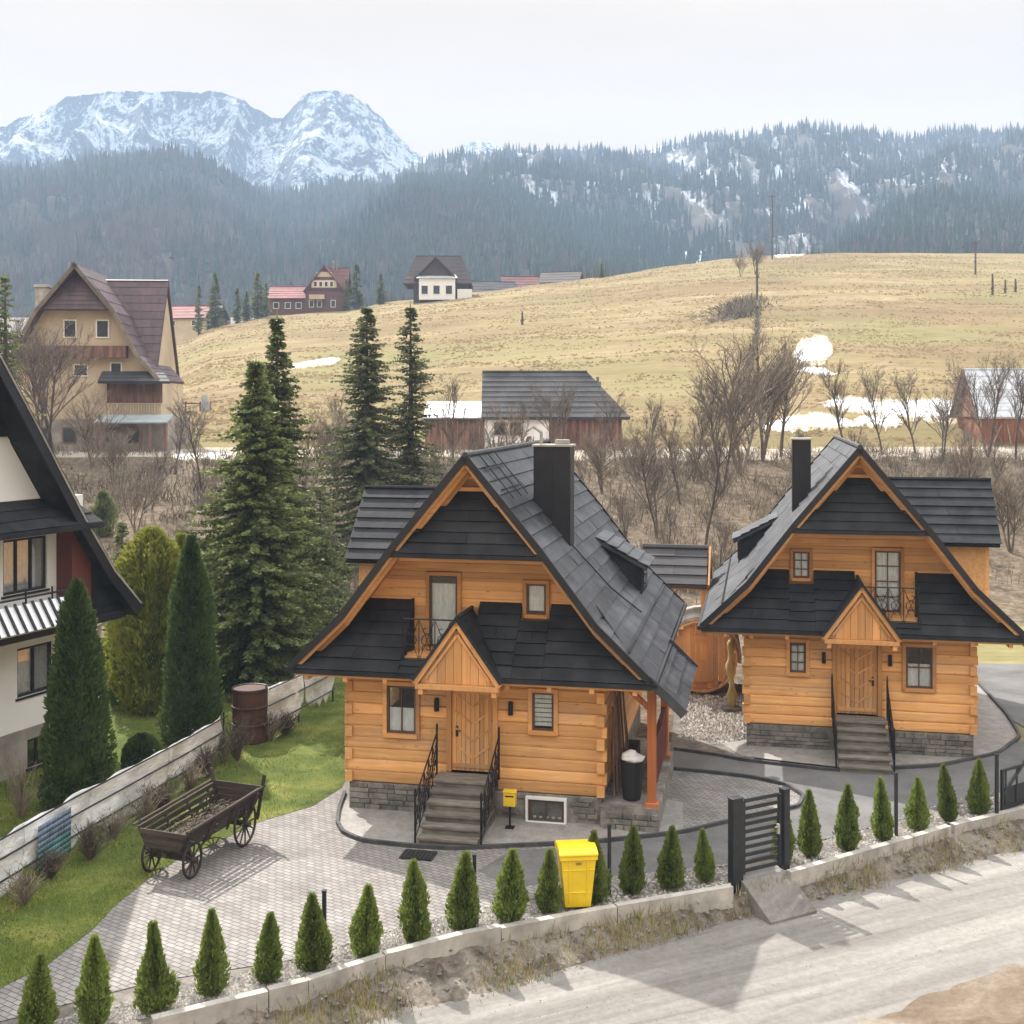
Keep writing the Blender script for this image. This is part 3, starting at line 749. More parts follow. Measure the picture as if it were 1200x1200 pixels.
    sk.box(-hwb-.02, -1.0, -.06, -.02, ze-.1, ze+.01); sk.box(.75, hwb+.02, -.06, -.02, ze-.1, ze+.01)
    # side cheeks of the opening
    for xx in (bx0-.02, ):
        sk.prism([(xx-.03, -.02, ze), (xx-.03, UY, ze), (xx-.03, UY, zt+.03), (xx-.03, UY*.98, zt+.03)], (.06, 0, 0))
    sk.build('skirt_roof', M['roof'], root)
    fs = MB(m); fs.box(-hwb+.1, hwb-.1, 0.02, UY-.05, ze-.16, ze-.09); 
    for i in range(9): xx = -3.9+i*.975; fs.box(xx-.05, xx+.05, .05, WY-.09, ze-.26, ze-.161)
    fs.build('eaves_soffit', M['log'], root)
    bf = MB(m); bf.box(bx0, bx1+.3, .25, UY-.03, 3.66, 3.76); bf.build('balcony_floor', M['log'], root)
    br = MB(m); scroll_panel(br, (bx0+.05, .2, 3.72), (bx1+.1, .2, 3.72), .98, 4)
    for xx in (bx0+.05, bx1+.1): br.tube([(xx, .2, 3.7), (xx, .2, 4.75)], .022, 6)
    br.build('balcony_railing', M['iron'], root)
    # ---- little gable over the door
    pg = MB(m); ax, az, bw, bz, yf = D['porch_x'], 4.82, .98, 3.4, -.32
    for s in (-1, 1):
        courses(pg, (ax+s*(bw+.04), yf-.03, bz-.02), (ax+s*(bw+.04), .35, bz-.02), (ax, 1.25, az), (ax, yf-.03, az), 5, 1.2, .03, .03)
        pg.slab([(ax+s*bw, yf+.05, bz-.05), (ax+s*bw, .55, bz-.05), (ax, 1.25, az-.05), (ax, yf+.05, az-.05)], .07)
        pg.beam((ax, yf-.045, az+.03), (ax+s*(bw+.06), yf-.045, bz-.0), .05, .07)
    pg.tube([(ax, yf-.03, az+.03), (ax, 1.2, az+.03)], .05, 6)
    pr = pg.build('porch_roof', M['roof'], root)
    pf = MB(m)
    k = 9
    for i in range(k):
        xa, xb = lerp(-bw+.1, bw-.1, i/k), lerp(-bw+.1, bw-.1, (i+1)/k)
        za = bz+.03+(az-bz-.12)*(1-max(abs(xa), abs(xb))/bw) if xa*xb >= 0 else az-.16
        zA = bz+(az-bz-.14)*(1-abs(xa)/bw); zB = bz+(az-bz-.14)*(1-abs(xb)/bw)
        pf.prism([(ax+xa+.003, yf+.1, bz-.08), (ax+xb-.003, yf+.1, bz-.08), (ax+xb-.003, yf+.1, max(bz, zB)), (ax+xa+.003, yf+.1, max(bz, zA))], (0, .05, 0))
    for s in (-1, 1):
        pf.beam((ax, yf, az-.07), (ax+s*(bw+.02), yf, bz-.08), .06, .14); pf.beam((ax, yf+.07, az-.36), (ax+s*(bw-.22), yf+.07, bz+.02), .05, .06)
    pf.box(ax-bw, ax+bw, yf-.03, yf+.16, bz-.2, bz-.085)
    for s in (-1, 1): pf.box(ax+s*(bw-.12)-.06, ax+s*(bw-.12)+.06, yf, WY-.09, bz-.33, bz-.2)
    pf.build('porch_gable', M['plank'], root, bevel=.006)
    # ---- cross gable wing
    cg = MB(m); ry, rz, ey, ez, xe = 6.0, 7.32, 1.75, 5.5, -4.45
    for s in (-1, 1):
        xin = -half_at(ez)+.15
        courses(cg, (xe, ry+s*ey, ez), (xin, ry+s*ey, ez), (-.9, ry, rz), (xe, ry, rz), 7, 30, .04, .03)
        cg.slab([(xe+.04, ry+s*ey, ez-.03), (xin, ry+s*ey, ez-.03), (-.9, ry, rz-.03), (xe+.04, ry, rz-.03)], .1)
    cg.tube([(xe, ry, rz+.04), (-.95, ry, rz+.04)], .06, 6)
    co_ = cg.build('cross_gable_roof', M['roof'], root)
    cw = MB(m)
    for yy in (ry-1.4, ry+1.3): cw.box(-4.05, -1.6, yy, yy+.1, 3.7, 5.75)
    cw.prism([(-4.15, ry-1.4, 3.6), (-4.15, ry+1.4, 3.6), (-4.15, ry+1.4, 5.75), (-4.15, ry, 7.15), (-4.15, ry-1.4, 5.75)], (.1, 0, 0))
    cw.build('cross_gable_wall', M['logy'], root)
    # ---- rounded dormer on the other slope
    if D.get('dormer'):
        dm = MB(m); y0, y1, xa, xb = 6.9, 8.6, 2.1, 3.4; zt_ = prof_z(xa)+.06; zb_ = zt_-.72
        courses(dm, (xb+.2, y0-.15, zb_-.1), (xb+.2, y1+.15, zb_-.1), (xa, y1+.15, zt_), (xa, y0-.15, zt_), 5, 1.5, .035, .03)
        dm.slab([(xb+.18, y0-.13, zb_-.13), (xb+.18, y1+.13, zb_-.13), (xa, y1+.13, zt_-.04), (xa, y0-.13, zt_-.04)], .09)
        dm.build('dormer_roof', M['roofside'], root)
        dc = MB(m)
        for yy in (y0, y1-.06): dc.prism([(xa+.1, yy, prof_z(xa+.1)-.2), (xb, yy, prof_z(xb)-.2), (xb, yy, zb_-.12), (xa+.1, yy, zt_-.2)], (0, .06, 0))
        dc.box(xb-.08, xb-.001, y0+.061, y1-.061, prof_z(xb)-.2, zb_-.14)
        dc.build('dormer_wall', M['roof'], root)
        dw = MB(m); dw.box(xb, xb+.03, y0+.3, y1-.3, prof_z(xb)+.15, zb_-.25); dw.build('dormer_window', M['darkpane'], root)
    # ---- chimney
    cx0, cx1 = D['chimney']; ch = MB(m); cy0, cz = 3.0, 8.66
    ch.box(cx0, cx1, cy0, cy0+.62, half_at(0)*0+prof_z(cx1)-.6, cz)
    ch.box((cx0+cx1)/2-.012, (cx0+cx1)/2+.012, cy0-.015, cy0, prof_z(cx1)-.3, cz)
    for xx in (cx0, cx1): ch.box(xx-.012, xx+.012, cy0-.012, cy0+.632, prof_z(cx1)-.3, cz-.001)
    cho = ch.build('chimney', M['roofmetal'], ro)
    cp = MB(m); cp.box(cx0-.05, cx1+.05, cy0-.05, cy0+.67, cz+.002, cz+.05)
    if ext:
        cp.box((cx0+cx1)/2+.05, cx1-.08, cy0+.15, cy0+.5, cz+.05, cz+.17)
        cp.tube([(cx0+.15, cy0+.2, cz+.05), (cx0+.15, cy0+.2, cz+.35), (cx0-.05, cy0+.2, cz+.5)], .045, 6)
    cp.build('cap', M['concrete'], cho)
    # snow guards / roof ladder
    sg_ = MB(m)
    if ext:
        def RP(x, y): return Vector((x, y, prof_z(x)+.12))
        for xx in (.35, .75): sg_.tube([RP(xx, .5), RP(xx, 2.9)], .018, 5)
        for yy in (1.0, 1.9, 2.7): sg_.tube([RP(.1, yy), RP(.95, yy)], .018, 5)
        sg_.tube([RP(2.0, 3.1), RP(2.9, 3.9), RP(3.6, 4.6)], .02, 5)
    sg_.tube([Vector((3.75, .3, 4.1)), Vector((3.75, L-.3, 4.1))], .022, 5)
    for i in range(8): yy = .6+i*1.35; sg_.tube([(3.75, yy, 3.95), (3.75, yy, 4.12)], .012, 4)
    sg_.build('snow_guard', M['roofmetal'], ro)
    # ---- side porch under the extended slope
    if ext:
        ex = MB(m); e1 = (5.0, 2.85)
        courses(ex, (e1[0], 0, e1[1]), (e1[0], 4.7, e1[1]), (4.25, 4.7, 3.56), (4.25, 0, 3.56), 3, 1.3, .04, .03)
        ex.slab([(e1[0], .03, e1[1]-.03), (e1[0], 4.68, e1[1]-.03), (4.25, 4.68, 3.53), (4.25, .03, 3.53)], .1)
        ex.beam((4.2, -.02, 3.6), (5.02, -.02, 2.85), .06, .18); ex.beam((4.3, 4.72, 3.54), (5.02, 4.72, 2.85), .06, .18)
        ex.build('side_porch_roof', M['roofside'], root)
        for yy in (.75, 4.6):
            po = MB(m); po.box(4.12, 4.32, yy-.1, yy+.1, .5, 3.35); po.box(4.06, 4.38, yy-.16, yy+.16, .5, .62)
            po.beam((4.22, yy, 2.7), (3.5, yy, 3.35), .1, .12); po.build('porch_post', M['redpost'], root, bevel=.015)
        pb = MB(m); pb.box(4.12, 4.32, .8, 4.6, 3.24, 3.4); pb.box(3.1, 4.3, .66, .8, 3.26, 3.42); pb.build('porch_beam', M['trim'], root)
        rs = MB(m)
        for i in range(16): yy = 1.6+i*.19; rs.box(4.17, 4.27, yy, yy+.12, .9, 1.75)
        rs.box(4.16, 4.28, 1.55, 4.6, 1.78, 1.86); rs.box(4.16, 4.28, 1.55, 4.6, .8, .88); rs.build('porch_balustrade', M['brownpanel'], root)
    return root
H1 = dict(lower=[dict(x0=-2.1, x1=-1.38, z0=1.86, z1=3.0, nx=2, nz=1, blind=.55), dict(x0=1.44, x1=1.95, z0=2.12, z1=3.0, nx=1, nz=1, slat=True)],
  upper=[dict(x0=-1.2, x1=-.5, z0=3.85, z1=5.58, nx=1, nz=1, name='balcony_door', blind=.9), dict(x0=1.2, x1=1.67, z0=4.72, z1=5.45, nx=1, nz=1, slat=True)],
  base=[(1.35, 2.2, .02, .52)], base_holes=[(1.28, 2.28), (-.85, .7)], door=(-.5, .5, 1.06, 3.06), lamps=[(-.86, 2.6), (.93, 2.6)], stairs=(-.78, .62), chimney=(1.05, 1.97),
  porch_x=-.12, dormer=True)
H2 = dict(lower=[dict(x0=-1.98, x1=-1.28, z0=1.86, z1=3.0, nx=2, nz=2, blind=.6), dict(x0=1.42, x1=1.86, z0=2.15, z1=3.0, nx=2, nz=3, blind=.9)],
  upper=[dict(x0=-1.2, x1=-.5, z0=3.85, z1=5.58, nx=2, nz=4, name='balcony_door', blind=1), dict(x0=1.3, x1=1.75, z0=4.75, z1=5.5, nx=2, nz=3, blind=1)],
  base=[], base_holes=[(-.85, .7)], door=(-.52, .58, 1.06, 3.06), hr=False, lamps=[(-.86, 2.6), (.93, 2.6)], stairs=(-.72, .66), chimney=(1.2, 1.72),
  porch_x=-.02, dormer=True)
HOUSE1 = house((-1.08, 27.5, 0), 1, 'nearer timber house with its side porch, wide double chimney and yellow letterbox by the stairs', True, H1)
HOUSE2 = house((9.54, 32.74, 0), -1, 'farther timber house with a slim single chimney on its left slope, behind the street gate', False, H2)
# ================================================================ OTHER BUILDINGS
def plainwin(root, x0, x1, z0, z1, y, name='window', frame='darkmetal', curtain=True, nx=2):
    f = MB()
    for a, b in ((x0, x0+.07), (x1-.07, x1)): f.box(a, b, y-.04, y+.06, z0, z1)
    f.box(x0+.07, x1-.07, y-.04, y+.06, z0, z0+.07); f.box(x0+.07, x1-.07, y-.04, y+.06, z1-.07, z1)
    for i in range(1, nx): xx = lerp(x0, x1, i/nx); f.box(xx-.03, xx+.03, y-.03, y+.05, z0+.07, z1-.07)
    f.box(x0-.06, x1+.06, y-.14, y, z0-.06, z0-.003)
    o = f.build(name, M[frame], root)
    g = MB(); g.box(x0+.07, x1-.07, y, y+.01, z0+.07, z1-.07); g.build('pane', M['glass'], o)
    if curtain:
        c = MB(); n = 22; xs, xe = x0+.03, x1-.03
        for i in range(n):
            xa, xb = lerp(xs, xe, i/n), lerp(xs, xe, (i+1)/n)
            c.poly([(xa, y+.05+.02*math.sin(i*1.7), z0+.03), (xb, y+.05+.02*math.sin((i+1)*1.7), z0+.03), (xb, y+.05+.02*math.sin((i+1)*1.7), z1-.05), (xa, y+.05+.02*math.sin(i*1.7), z1-.05)])
        c.build('curtain', M['curtain'], o)
    return o
def rwall(mb, x0, x1, y, z0, z1, holes, th=.3, mi=0):
    """a plane wall with rectangular openings, cut into piers and strips"""
    zs = sorted({z0, z1, *[h[2] for h in holes], *[h[3] for h in holes]})
    for a, b in zip(zs, zs[1:]):
        hs = [(h[0], h[1]) for h in holes if h[2] < b-1e-6 and h[3] > a+1e-6]
        for s0, s1 in cut(x0, x1, hs): mb.box(s0, s1, y, y+th, a, b, mi)
# ---- white guest house at the left edge
def white_house():
    root = empty('guest_house', (-11.85, 34, 0), math.atan2(.919, .394), 'tall white guest house with steep dark shingled roof and snowy balcony at the left edge', 'house')
    XL, DP = -14.0, 9.0
    lowW = [(-2.88, -1.63, 2.0, 3.3), (-5.4, -4.1, 2.0, 3.3)]
    upW = [(-3.35, -1.83, 4.75, 6.2), (-6.2, -4.5, 4.75, 6.2)]
    w = MB(); rwall(w, XL, 0, 0, 1.15, 4.2, lowW); rwall(w, XL+.5, -.5, .002, 4.2, 7.2, upW)
    w.box(-.3, 0, .3, DP, 1.15, 4.2); w.box(XL, XL+.3, .3, DP, 1.15, 4.2); w.box(XL, 0, DP-.3, DP, 1.15, 7.2)
    rwall(w, -10.2, -3.0, .004, 7.2, 8.9, [(-4.75, -3.98, 7.35, 8.75)])
    w.prism([(-3.0, .004, 7.2), (-1.75, .004, 7.2), (-3.0, .004, 8.9)], (0, .3, 0)); w.prism([(-11.0, .004, 7.2), (-12.3, .004, 7.2), (-11.0, .004, 8.9)], (0, .3, 0)); w.box(-11.0, -10.2, .004, .3, 7.2, 8.9)
    w.box(XL+.4, -.4, .35, DP-.4, 4.0, 4.1); w.box(XL+.4, -.4, .35, DP-.4, 1.0, 1.1)
    w.build('wall', M['white'], root)
    b = MB(); rwall(b, XL, .06, -.07, -.5, 1.15, [(-2.6, -1.85, .1, .85)], .37); b.box(-.3, .06, .3, DP, -.5, 1.149)
    b.build('stone_base', M['greyrender'], root)
    for q in lowW: plainwin(root, *q, .1)
    for q in upW: plainwin(root, *q, .1, name='balcony_window', nx=3)
    plainwin(root, -2.6, -1.85, .1, .85, 0, name='cellar_window', curtain=False)
    plainwin(root, -4.75, -3.98, 7.35, 8.75, .1, name='gable_window')
    # roof
    P = [(-7.0, 14.65), (-4.24, 10.66), (-3.12, 9.05), (-2.08, 7.5), (-1.29, 6.33), (-.30, 5.0), (.78, 3.93)]
    rf = MB()
    for s in (1, -1):
        f = lambda x: x if s == 1 else -14-x
        for (xa, za), (xb, zb) in zip(P, P[1:]):
            L = math.hypot(xb-xa, zb-za)
            courses(rf, (f(xb), -.9, zb), (f(xb), DP+.6, zb), (f(xa), DP+.6, za), (f(xa), -.9, za), max(1, round(L/.42)), .9, .03, .025)
            rf.prism([(f(xa), -.85, za-.03), (f(xb), -.85, zb-.03), (f(xb), -.85, zb-.28), (f(xa), -.85, za-.32)], (0, DP+1.4, 0))
    ro = rf.build('roof', M['roof'], root)
    rk = MB()
    for s in (1, -1):
        f = lambda x: x if s == 1 else -14-x
        for (xa, za), (xb, zb) in zip(P, P[1:]): rk.beam((f(xa), -.93, za-.1), (f(xb), -.93, zb-.1), .06, .34)
    rk.build('rake_board', M['roofmetal'], ro)
    fl = MB()
    for s in (1, -1):
        f = lambda x: x if s == 1 else -14-x
        for (xa, za), (xb, zb) in zip(P, P[1:]): fl.tube([(f(xa), -.97, za+.08), (f(xb), -.97, zb+.08)], .028, 5)
    fl.build('flashing', M['concrete'], ro)
    gs = MB(); nr = 26
    for i in range(nr):                                   # shingled gable top
        za, zb = lerp(8.9, 14.2, i/nr), lerp(8.9, 14.2, (i+1)/nr)
        hw = (14.5-zb)*.69+.05
        if hw > .1: gs.box(-7-hw, -7+hw, -.12-.02*(1), .1, za, zb+.01) if False else gs.obox((-7, -.05, (za+zb)/2), (hw, 0, 0), (0, .05, .008), (0, -.025, (zb-za)/2*1.05))
    gs.build('shingled_gable', M['roof'], root)
    # pent over the balcony
    pt = MB()
    for a, bb in ((-13.2, -.8),):
        courses(pt, (a, -1.0, 6.5), (bb, -1.0, 6.5), (bb-.3, 0, 7.2), (a+.3, 0, 7.2), 3, 1.5, .03, .03)
        pt.slab([(a, -.98, 6.47), (bb, -.98, 6.47), (bb-.3, 0, 7.17), (a+.3, 0, 7.17)], .1)
        pt.box(a, bb, -1.05, -1.0, 6.36, 6.5)
    pt.build('pent_roof', M['roof'], root)
    pl = MB(); pl.box(-1.5, -.78, -.55, -.0, 4.2, 6.6); pl.build('brown_pillar', M['brownpanel'], root)
    ck = MB(); nr = 9                                     # shingled cheek between pillar and rake
    for i in range(nr):
        za, zb = lerp(3.75, 6.2, i/nr), lerp(3.75, 6.2, (i+1)/nr)
        xr = interp_lin([(3.7, .75), (3.93, .72), (5.0, -.42), (6.33, -1.35)], za)-.03
        if xr > -.75: ck.obox(((-.8+xr)/2, -.45, (za+zb)/2), ((xr+.8)/2, 0, 0), (0, .04, .006), (0, -.02, (zb-za)/2*1.05))
    ck.build('shingled_cheek', M['roof'], root)
    # balcony: snow lies on its sloping slatted front
    bl = MB(); bl.box(-13.4, -1.5, -1.0, 0, 3.95, 4.12); bl.box(-13.4, -.2, -1.15, -.95, 3.78, 3.95)
    bl.build('balcony', M['roofmetal'], root)
    sf = MB(); sf.slab([(-13.3, -1.35, 4.02), (-1.55, -1.35, 4.02), (-1.55, -.85, 4.62), (-13.3, -.85, 4.62)], .08); sf.build('balcony_front', M['snow'], root)
    sl = MB()
    for i in range(40):
        xx = -13.2+i*.29; sl.beam((xx, -1.40, 4.03), (xx+.10, -.87, 4.68), .06, .04)
    sl.tube([(-13.3, -.82, 4.78), (-1.5, -.82, 4.78)], .03, 6)
    for i in range(14): xx = -13.3+i*.9; sl.tube([(xx, -.84, 4.12), (xx, -.82, 4.95)], .025, 5)
    sl.build('balcony_railing', M['iron'], root)
    ev = MB(); ev.box(XL, .5, -.5, 0, 3.6, 3.76); ev.tube([(XL, -.56, 3.7), (.55, -.56, 3.7)], .06, 6); ev.build('string_eave', M['roofmetal'], root)
    dp = MB(); dp.tube([(.02, -.5, 3.66), (.02, -.12, 3.4), (.02, -.12, .1)], .05, 8); dp.build('downpipe', M['whitepaint'], root)
    return root
white_house()

# ---- simple gabled body used for the far houses, each with its own extras
def gable_roof(root, name, x0, x1, yr, hw, zr, ze, mat, th=.25, n=6, along='x', hip=(0, 0)):
    mb = MB()
    for s in (-1, 1):
        if along == 'x': q = [(x0, yr+s*hw, ze), (x1, yr+s*hw, ze), (x1-hip[1], yr, zr), (x0+hip[0], yr, zr)]
        else: q = [(yr+s*hw, x0, ze), (yr+s*hw, x1, ze), (yr, x1-hip[1], zr), (yr, x0+hip[0], zr)]
        courses(mb, *q, n, 2.2, .04, .04); mb.slab([(a, b, c-.05) for a, b, c in q], th)
    if along == 'x':
        if hip[1]: mb.slab([(x1, yr-hw, ze), (x1, yr+hw, ze), (x1-hip[1], yr, zr)], th)
        if hip[0]: mb.slab([(x0, yr-hw, ze), (x0, yr+hw, ze), (x0+hip[0], yr, zr)], th)
        mb.tube([(x0+hip[0], yr, zr+.03), (x1-hip[1], yr, zr+.03)], .1, 6)
    else: mb.tube([(yr, x0+hip[0], zr+.03), (yr, x1-hip[1], zr+.03)], .1, 6)
    return mb.build(name, M[mat], root)
def gable_wall(root, name, mat, xc, hw, y, zb, ze, zr, th=.25, holes=()):
    mb = MB(); rwall(mb, xc-hw, xc+hw, y, zb, ze, list(holes), th)
    mb.prism([(xc-hw, y, ze), (xc+hw, y, ze), (xc, y, zr)], (0, th, 0)); return mb.build(name, M[mat], root)
def smallwin(root, x0, x1, z0, z1, y, frame='whitepaint'):
    f = MB()
    for a, b in ((x0, x0+.1), (x1-.1, x1)): f.box(a, b, y-.08, y-.002, z0, z1)
    f.box(x0+.1, x1-.1, y-.08, y-.002, z0, z0+.1); f.box(x0+.1, x1-.1, y-.08, y-.002, z1-.1, z1)
    o = f.build('window', M[frame], root)
    g = MB(); g.box(x0+.1, x1-.1, y-.03, y-.004, z0+.1, z1-.1); g.build('pane', M['darkpane'], o); return o

def big_chalet():
    p = on_ground(112, 529, 86); root = empty('chalet', p, R(4), 'big weathered highland chalet with purple brown roof behind bare trees', 'house')
    xc = -1.6
    b = MB(); b.box(-6.5, 5.2, .3, 9, -.6, 2.4); b.build('ground_floor', M['greyrender'], root)
    b = MB(); b.box(-5.5, 4.6, .9, 9, 2.4, 5.4); b.build('wooden_floor', M['cream'], root)
    pk = MB()
    for i in range(18): x = .9+i*.2; pk.box(x, x+.11, .80, .86, 2.6, 3.5)
    pk.box(.8, 4.7, .78, .88, 3.5, 3.6); pk.build('veranda_railing', M['cream'], root)
    b = MB(); b.box(.6, 4.7, .84, .9, 3.62, 5.2); b.build('veranda_shade', M['barnwood'], root)
    gw = MB(); gw.prism([(xc-6.1, 1.2, 5.0), (xc+6.1, 1.2, 5.0), (xc+3.9, 1.2, 8.0), (xc+2.6, 1.2, 10.6), (xc-2.6, 1.2, 10.6), (xc-3.9, 1.2, 8.0)], (0, .3, 0)); gw.build('gable_wall', M['cream'], root)
    bd = MB(); bd.box(xc-4.6, xc+3.7, .5, 1.2, 7.0, 7.9); bd.build('balcony', M['barnwood'], root)
    pn = MB(); courses(pn, (xc-2.9, .3, 10.6), (xc+2.9, .3, 10.6), (xc+.25, 1.3, 13.7), (xc-.25, 1.3, 13.7), 9, 1.5, .03, .03); pn.slab([(xc-2.9, .3, 10.55), (xc+2.9, .3, 10.55), (xc+.25, 1.3, 13.65), (xc-.25, 1.3, 13.65)], .1); pn.build('gable_pent', M['purple'], root)
    mr = MB()
    for s in (-1, 1):
        for (xa, za), (xb, zb) in (((0, 14.0), (2.9, 10.4)), ((2.9, 10.4), (4.6, 7.2)), ((4.6, 7.2), (6.3, 5.3))):
            courses(mr, (xc+s*xb, .2, zb), (xc+s*xb, 9, zb), (xc+s*xa, 9, za), (xc+s*xa, .2, za), 4, 1.5, .03, .03)
            mr.slab([(xc+s*xb, .22, zb-.04), (xc+s*xb, 9, zb-.04), (xc+s*xa, 9, za-.04), (xc+s*xa, .22, za-.04)], .2)
    mo = mr.build('roof', M['purple'], root)
    rk = MB()
    for s in (-1, 1):
        for (xa, za), (xb, zb) in (((-.15, 14.15), (2.9, 10.4)), ((2.9, 10.4), (4.6, 7.2)), ((4.6, 7.2), (6.3, 5.3))): rk.beam((xc+s*xa, .15, za-.1), (xc+s*xb, .15, zb-.1), .08, .28)
    rk.build('rake_board', M['twigp'], mo)
    wg = MB(); courses(wg, (-2, 3.0, 5.6), (3.75, 3.0, 5.6), (3.75, 7.5, 13.6), (-2, 7.5, 13.6), 12, 1.0, .03, .03); wg.slab([(-2, 3.02, 5.5), (3.75, 3.02, 5.5), (3.75, 7.5, 13.5), (-2, 7.5, 13.5)], .2); wg.slab([(-2, 12, 5.6), (3.75, 12, 5.6), (3.75, 7.5, 13.6), (-2, 7.5, 13.6)], .2); wg.build('wing_roof', M['purple'], root)
    ww = MB(); ww.prism([(3.3, 3.4, 2.4), (3.3, 11.6, 2.4), (3.3, 11.6, 5.9), (3.3, 7.5, 13.0), (3.3, 3.4, 5.9)], (.25, 0, 0)); ww.build('wing_wall', M['cream'], root)
    pr = MB(); courses(pr, (.2, -.2, 5.2), (5.5, -.2, 5.2), (4.7, 1.1, 6.0), (.2, 1.1, 6.0), 3, 1.2, .03, .03); pr.slab([(.2, -.2, 5.15), (5.5, -.2, 5.15), (4.7, 1.1, 5.95), (.2, 1.1, 5.95)], .12); pr.build('pent_roof', M['greyroof'], root)
    gl = MB(); gl.slab([(.3, -1.6, 2.2), (5.6, -1.6, 2.2), (5.6, .6, 2.75), (.3, .6, 2.75)], .1); gl.build('porch_roof', M['palesheet'], root)
    po = MB()
    for x in (.5, 3.6, 4.3, 5.4): po.box(x-.08, x+.08, -1.5, -1.34, -.5, 2.15)
    po.build('porch_frame', M['barnwood'], root)
    ch = MB(); ch.box(-5.0, -4.1, 1.9, 2.8, 6.5, 12.4); ch.box(-5.1, -4.0, 1.8, 2.9, 12.4, 12.6); ch.build('chimney', M['concrete'], root)
    for x, z, w, h in ((-2.2, 8.5, 1.0, 1.4), (.2, 8.5, 1.0, 1.4), (-1.4, 5.6, 1.1, .95), (1.2, 5.9, .9, .8)): smallwin(root, x-w/2, x+w/2, z, z+h, 1.2)
    for x, z in ((-4, .6), (-2, .6), (1.2, .6), (2.8, .6)): smallwin(root, x-.5, x+.5, z, z+1.2, .3, 'barnwood')
M['palesheet'] = simple('pale_blue_sheet', (.35,.42,.45), .3, .2, 1, tint=.1)
big_chalet()

def barn():
    p = on_ground(645, 527, 86); root = empty('barn', p, 0, 'long old barn with a big grey half hipped roof beyond the path', 'barn')
    gable_roof(root, 'roof', -5.35, 6.15, 3.2, 3.6, 6.1, 2.5, 'greyroof', .2, 9, hip=(0, 3.1))
    w = MB()
    for i in range(24):
        x = -.1+i*.235; w.box(x, x+.22, 0, .2, -.5, 2.9)
    w.box(5.3, 5.5, .2, 6.2, -.5, 2.6); w.box(-5.2, 5.5, 6.2, 6.4, -.5, 2.6)
    w.build('plank_wall', M['barnwood'], root)
    w = MB(); w.box(-5.1, -.11, .05, .25, -.5, 2.7); w.box(-5.2, -5.0, .25, 6.2, -.5, 2.7); w.build('white_wall', M['whitepaint'], root)
    g = MB(); g.prism([(-5.15, -.2, 2.5), (-5.15, 6.6, 2.5), (-5.15, 3.2, 5.9)], (.2, 0, 0)); g.build('gable_end', M['barnwood'], root)
    for x in (-3.9, -2.7): smallwin(root, x-.45, x+.45, 1.1, 2.1, .05, 'barnwood')
    d = MB(); d.box(-1.3, -.35, -.02, .04, -.3, 2.0); d.build('door', M['curtain'], root)
    c = MB(); c.box(3.6, 4.1, 2.4, 2.9, 3.5, 5.3); c.tube([(3.85, 2.65, 5.3), (3.85, 2.65, 5.7)], .12, 8); c.build('chimney', M['stone'], root)
barn()
def junk():
    for i in range(9):
        x = 578+i*7.5; p = on_ground(x, 529, 84); h = random.uniform(.5, 1.3)
        mb = MB(); k = random.randint(4, 7)
        for j in range(k):
            a = random.uniform(0, 6.28); r = .25
            mb.beam((r*math.cos(a), r*math.sin(a)*.5, 0), (random.uniform(-.3, .3), random.uniform(-.1, .1), h), .05, .05)
        mb.beam((-.35, 0, h*.5), (.35, 0, h*.6), .05, .05)
        o = mb.build('plank_stack', M['twigp'] if i % 2 else M['barnwood'], loc=p-Vector((0, .6, 0))); tag(o, 'loose planks leaning together in front of the white wall of the old barn', 'planks', 'loose planks in front of the barn')
junk()
def annex():
    p = on_ground(533, 527, 86); root = empty('shed', p, 0, 'low brown shed with snow covered flat roof left of the old barn', 'shed')
    w = MB()
    for i in range(11): w.box(-2.3+i*.42, -2.3+i*.42+.4, 0, .2, -.5, 2.3)
    w.box(-2.3, -2.1, .2, 4, -.5, 2.3); w.build('plank_wall', M['barnwood'], root)
    r = MB(); r.slab([(-2.5, -.3, 2.35), (2.35, -.3, 2.35), (2.35, 4.5, 3.6), (-2.5, 4.5, 3.6)], .12); ro = r.build('roof', M['greyroof'], root)
    s = MB(); s.slab([(-2.45, -.2, 2.52), (2.3, -.2, 2.52), (2.3, 4.4, 3.76), (-2.45, 4.4, 3.76)], .13); s.build('snow_cover', M['snow'], ro, bevel=.05)
annex()
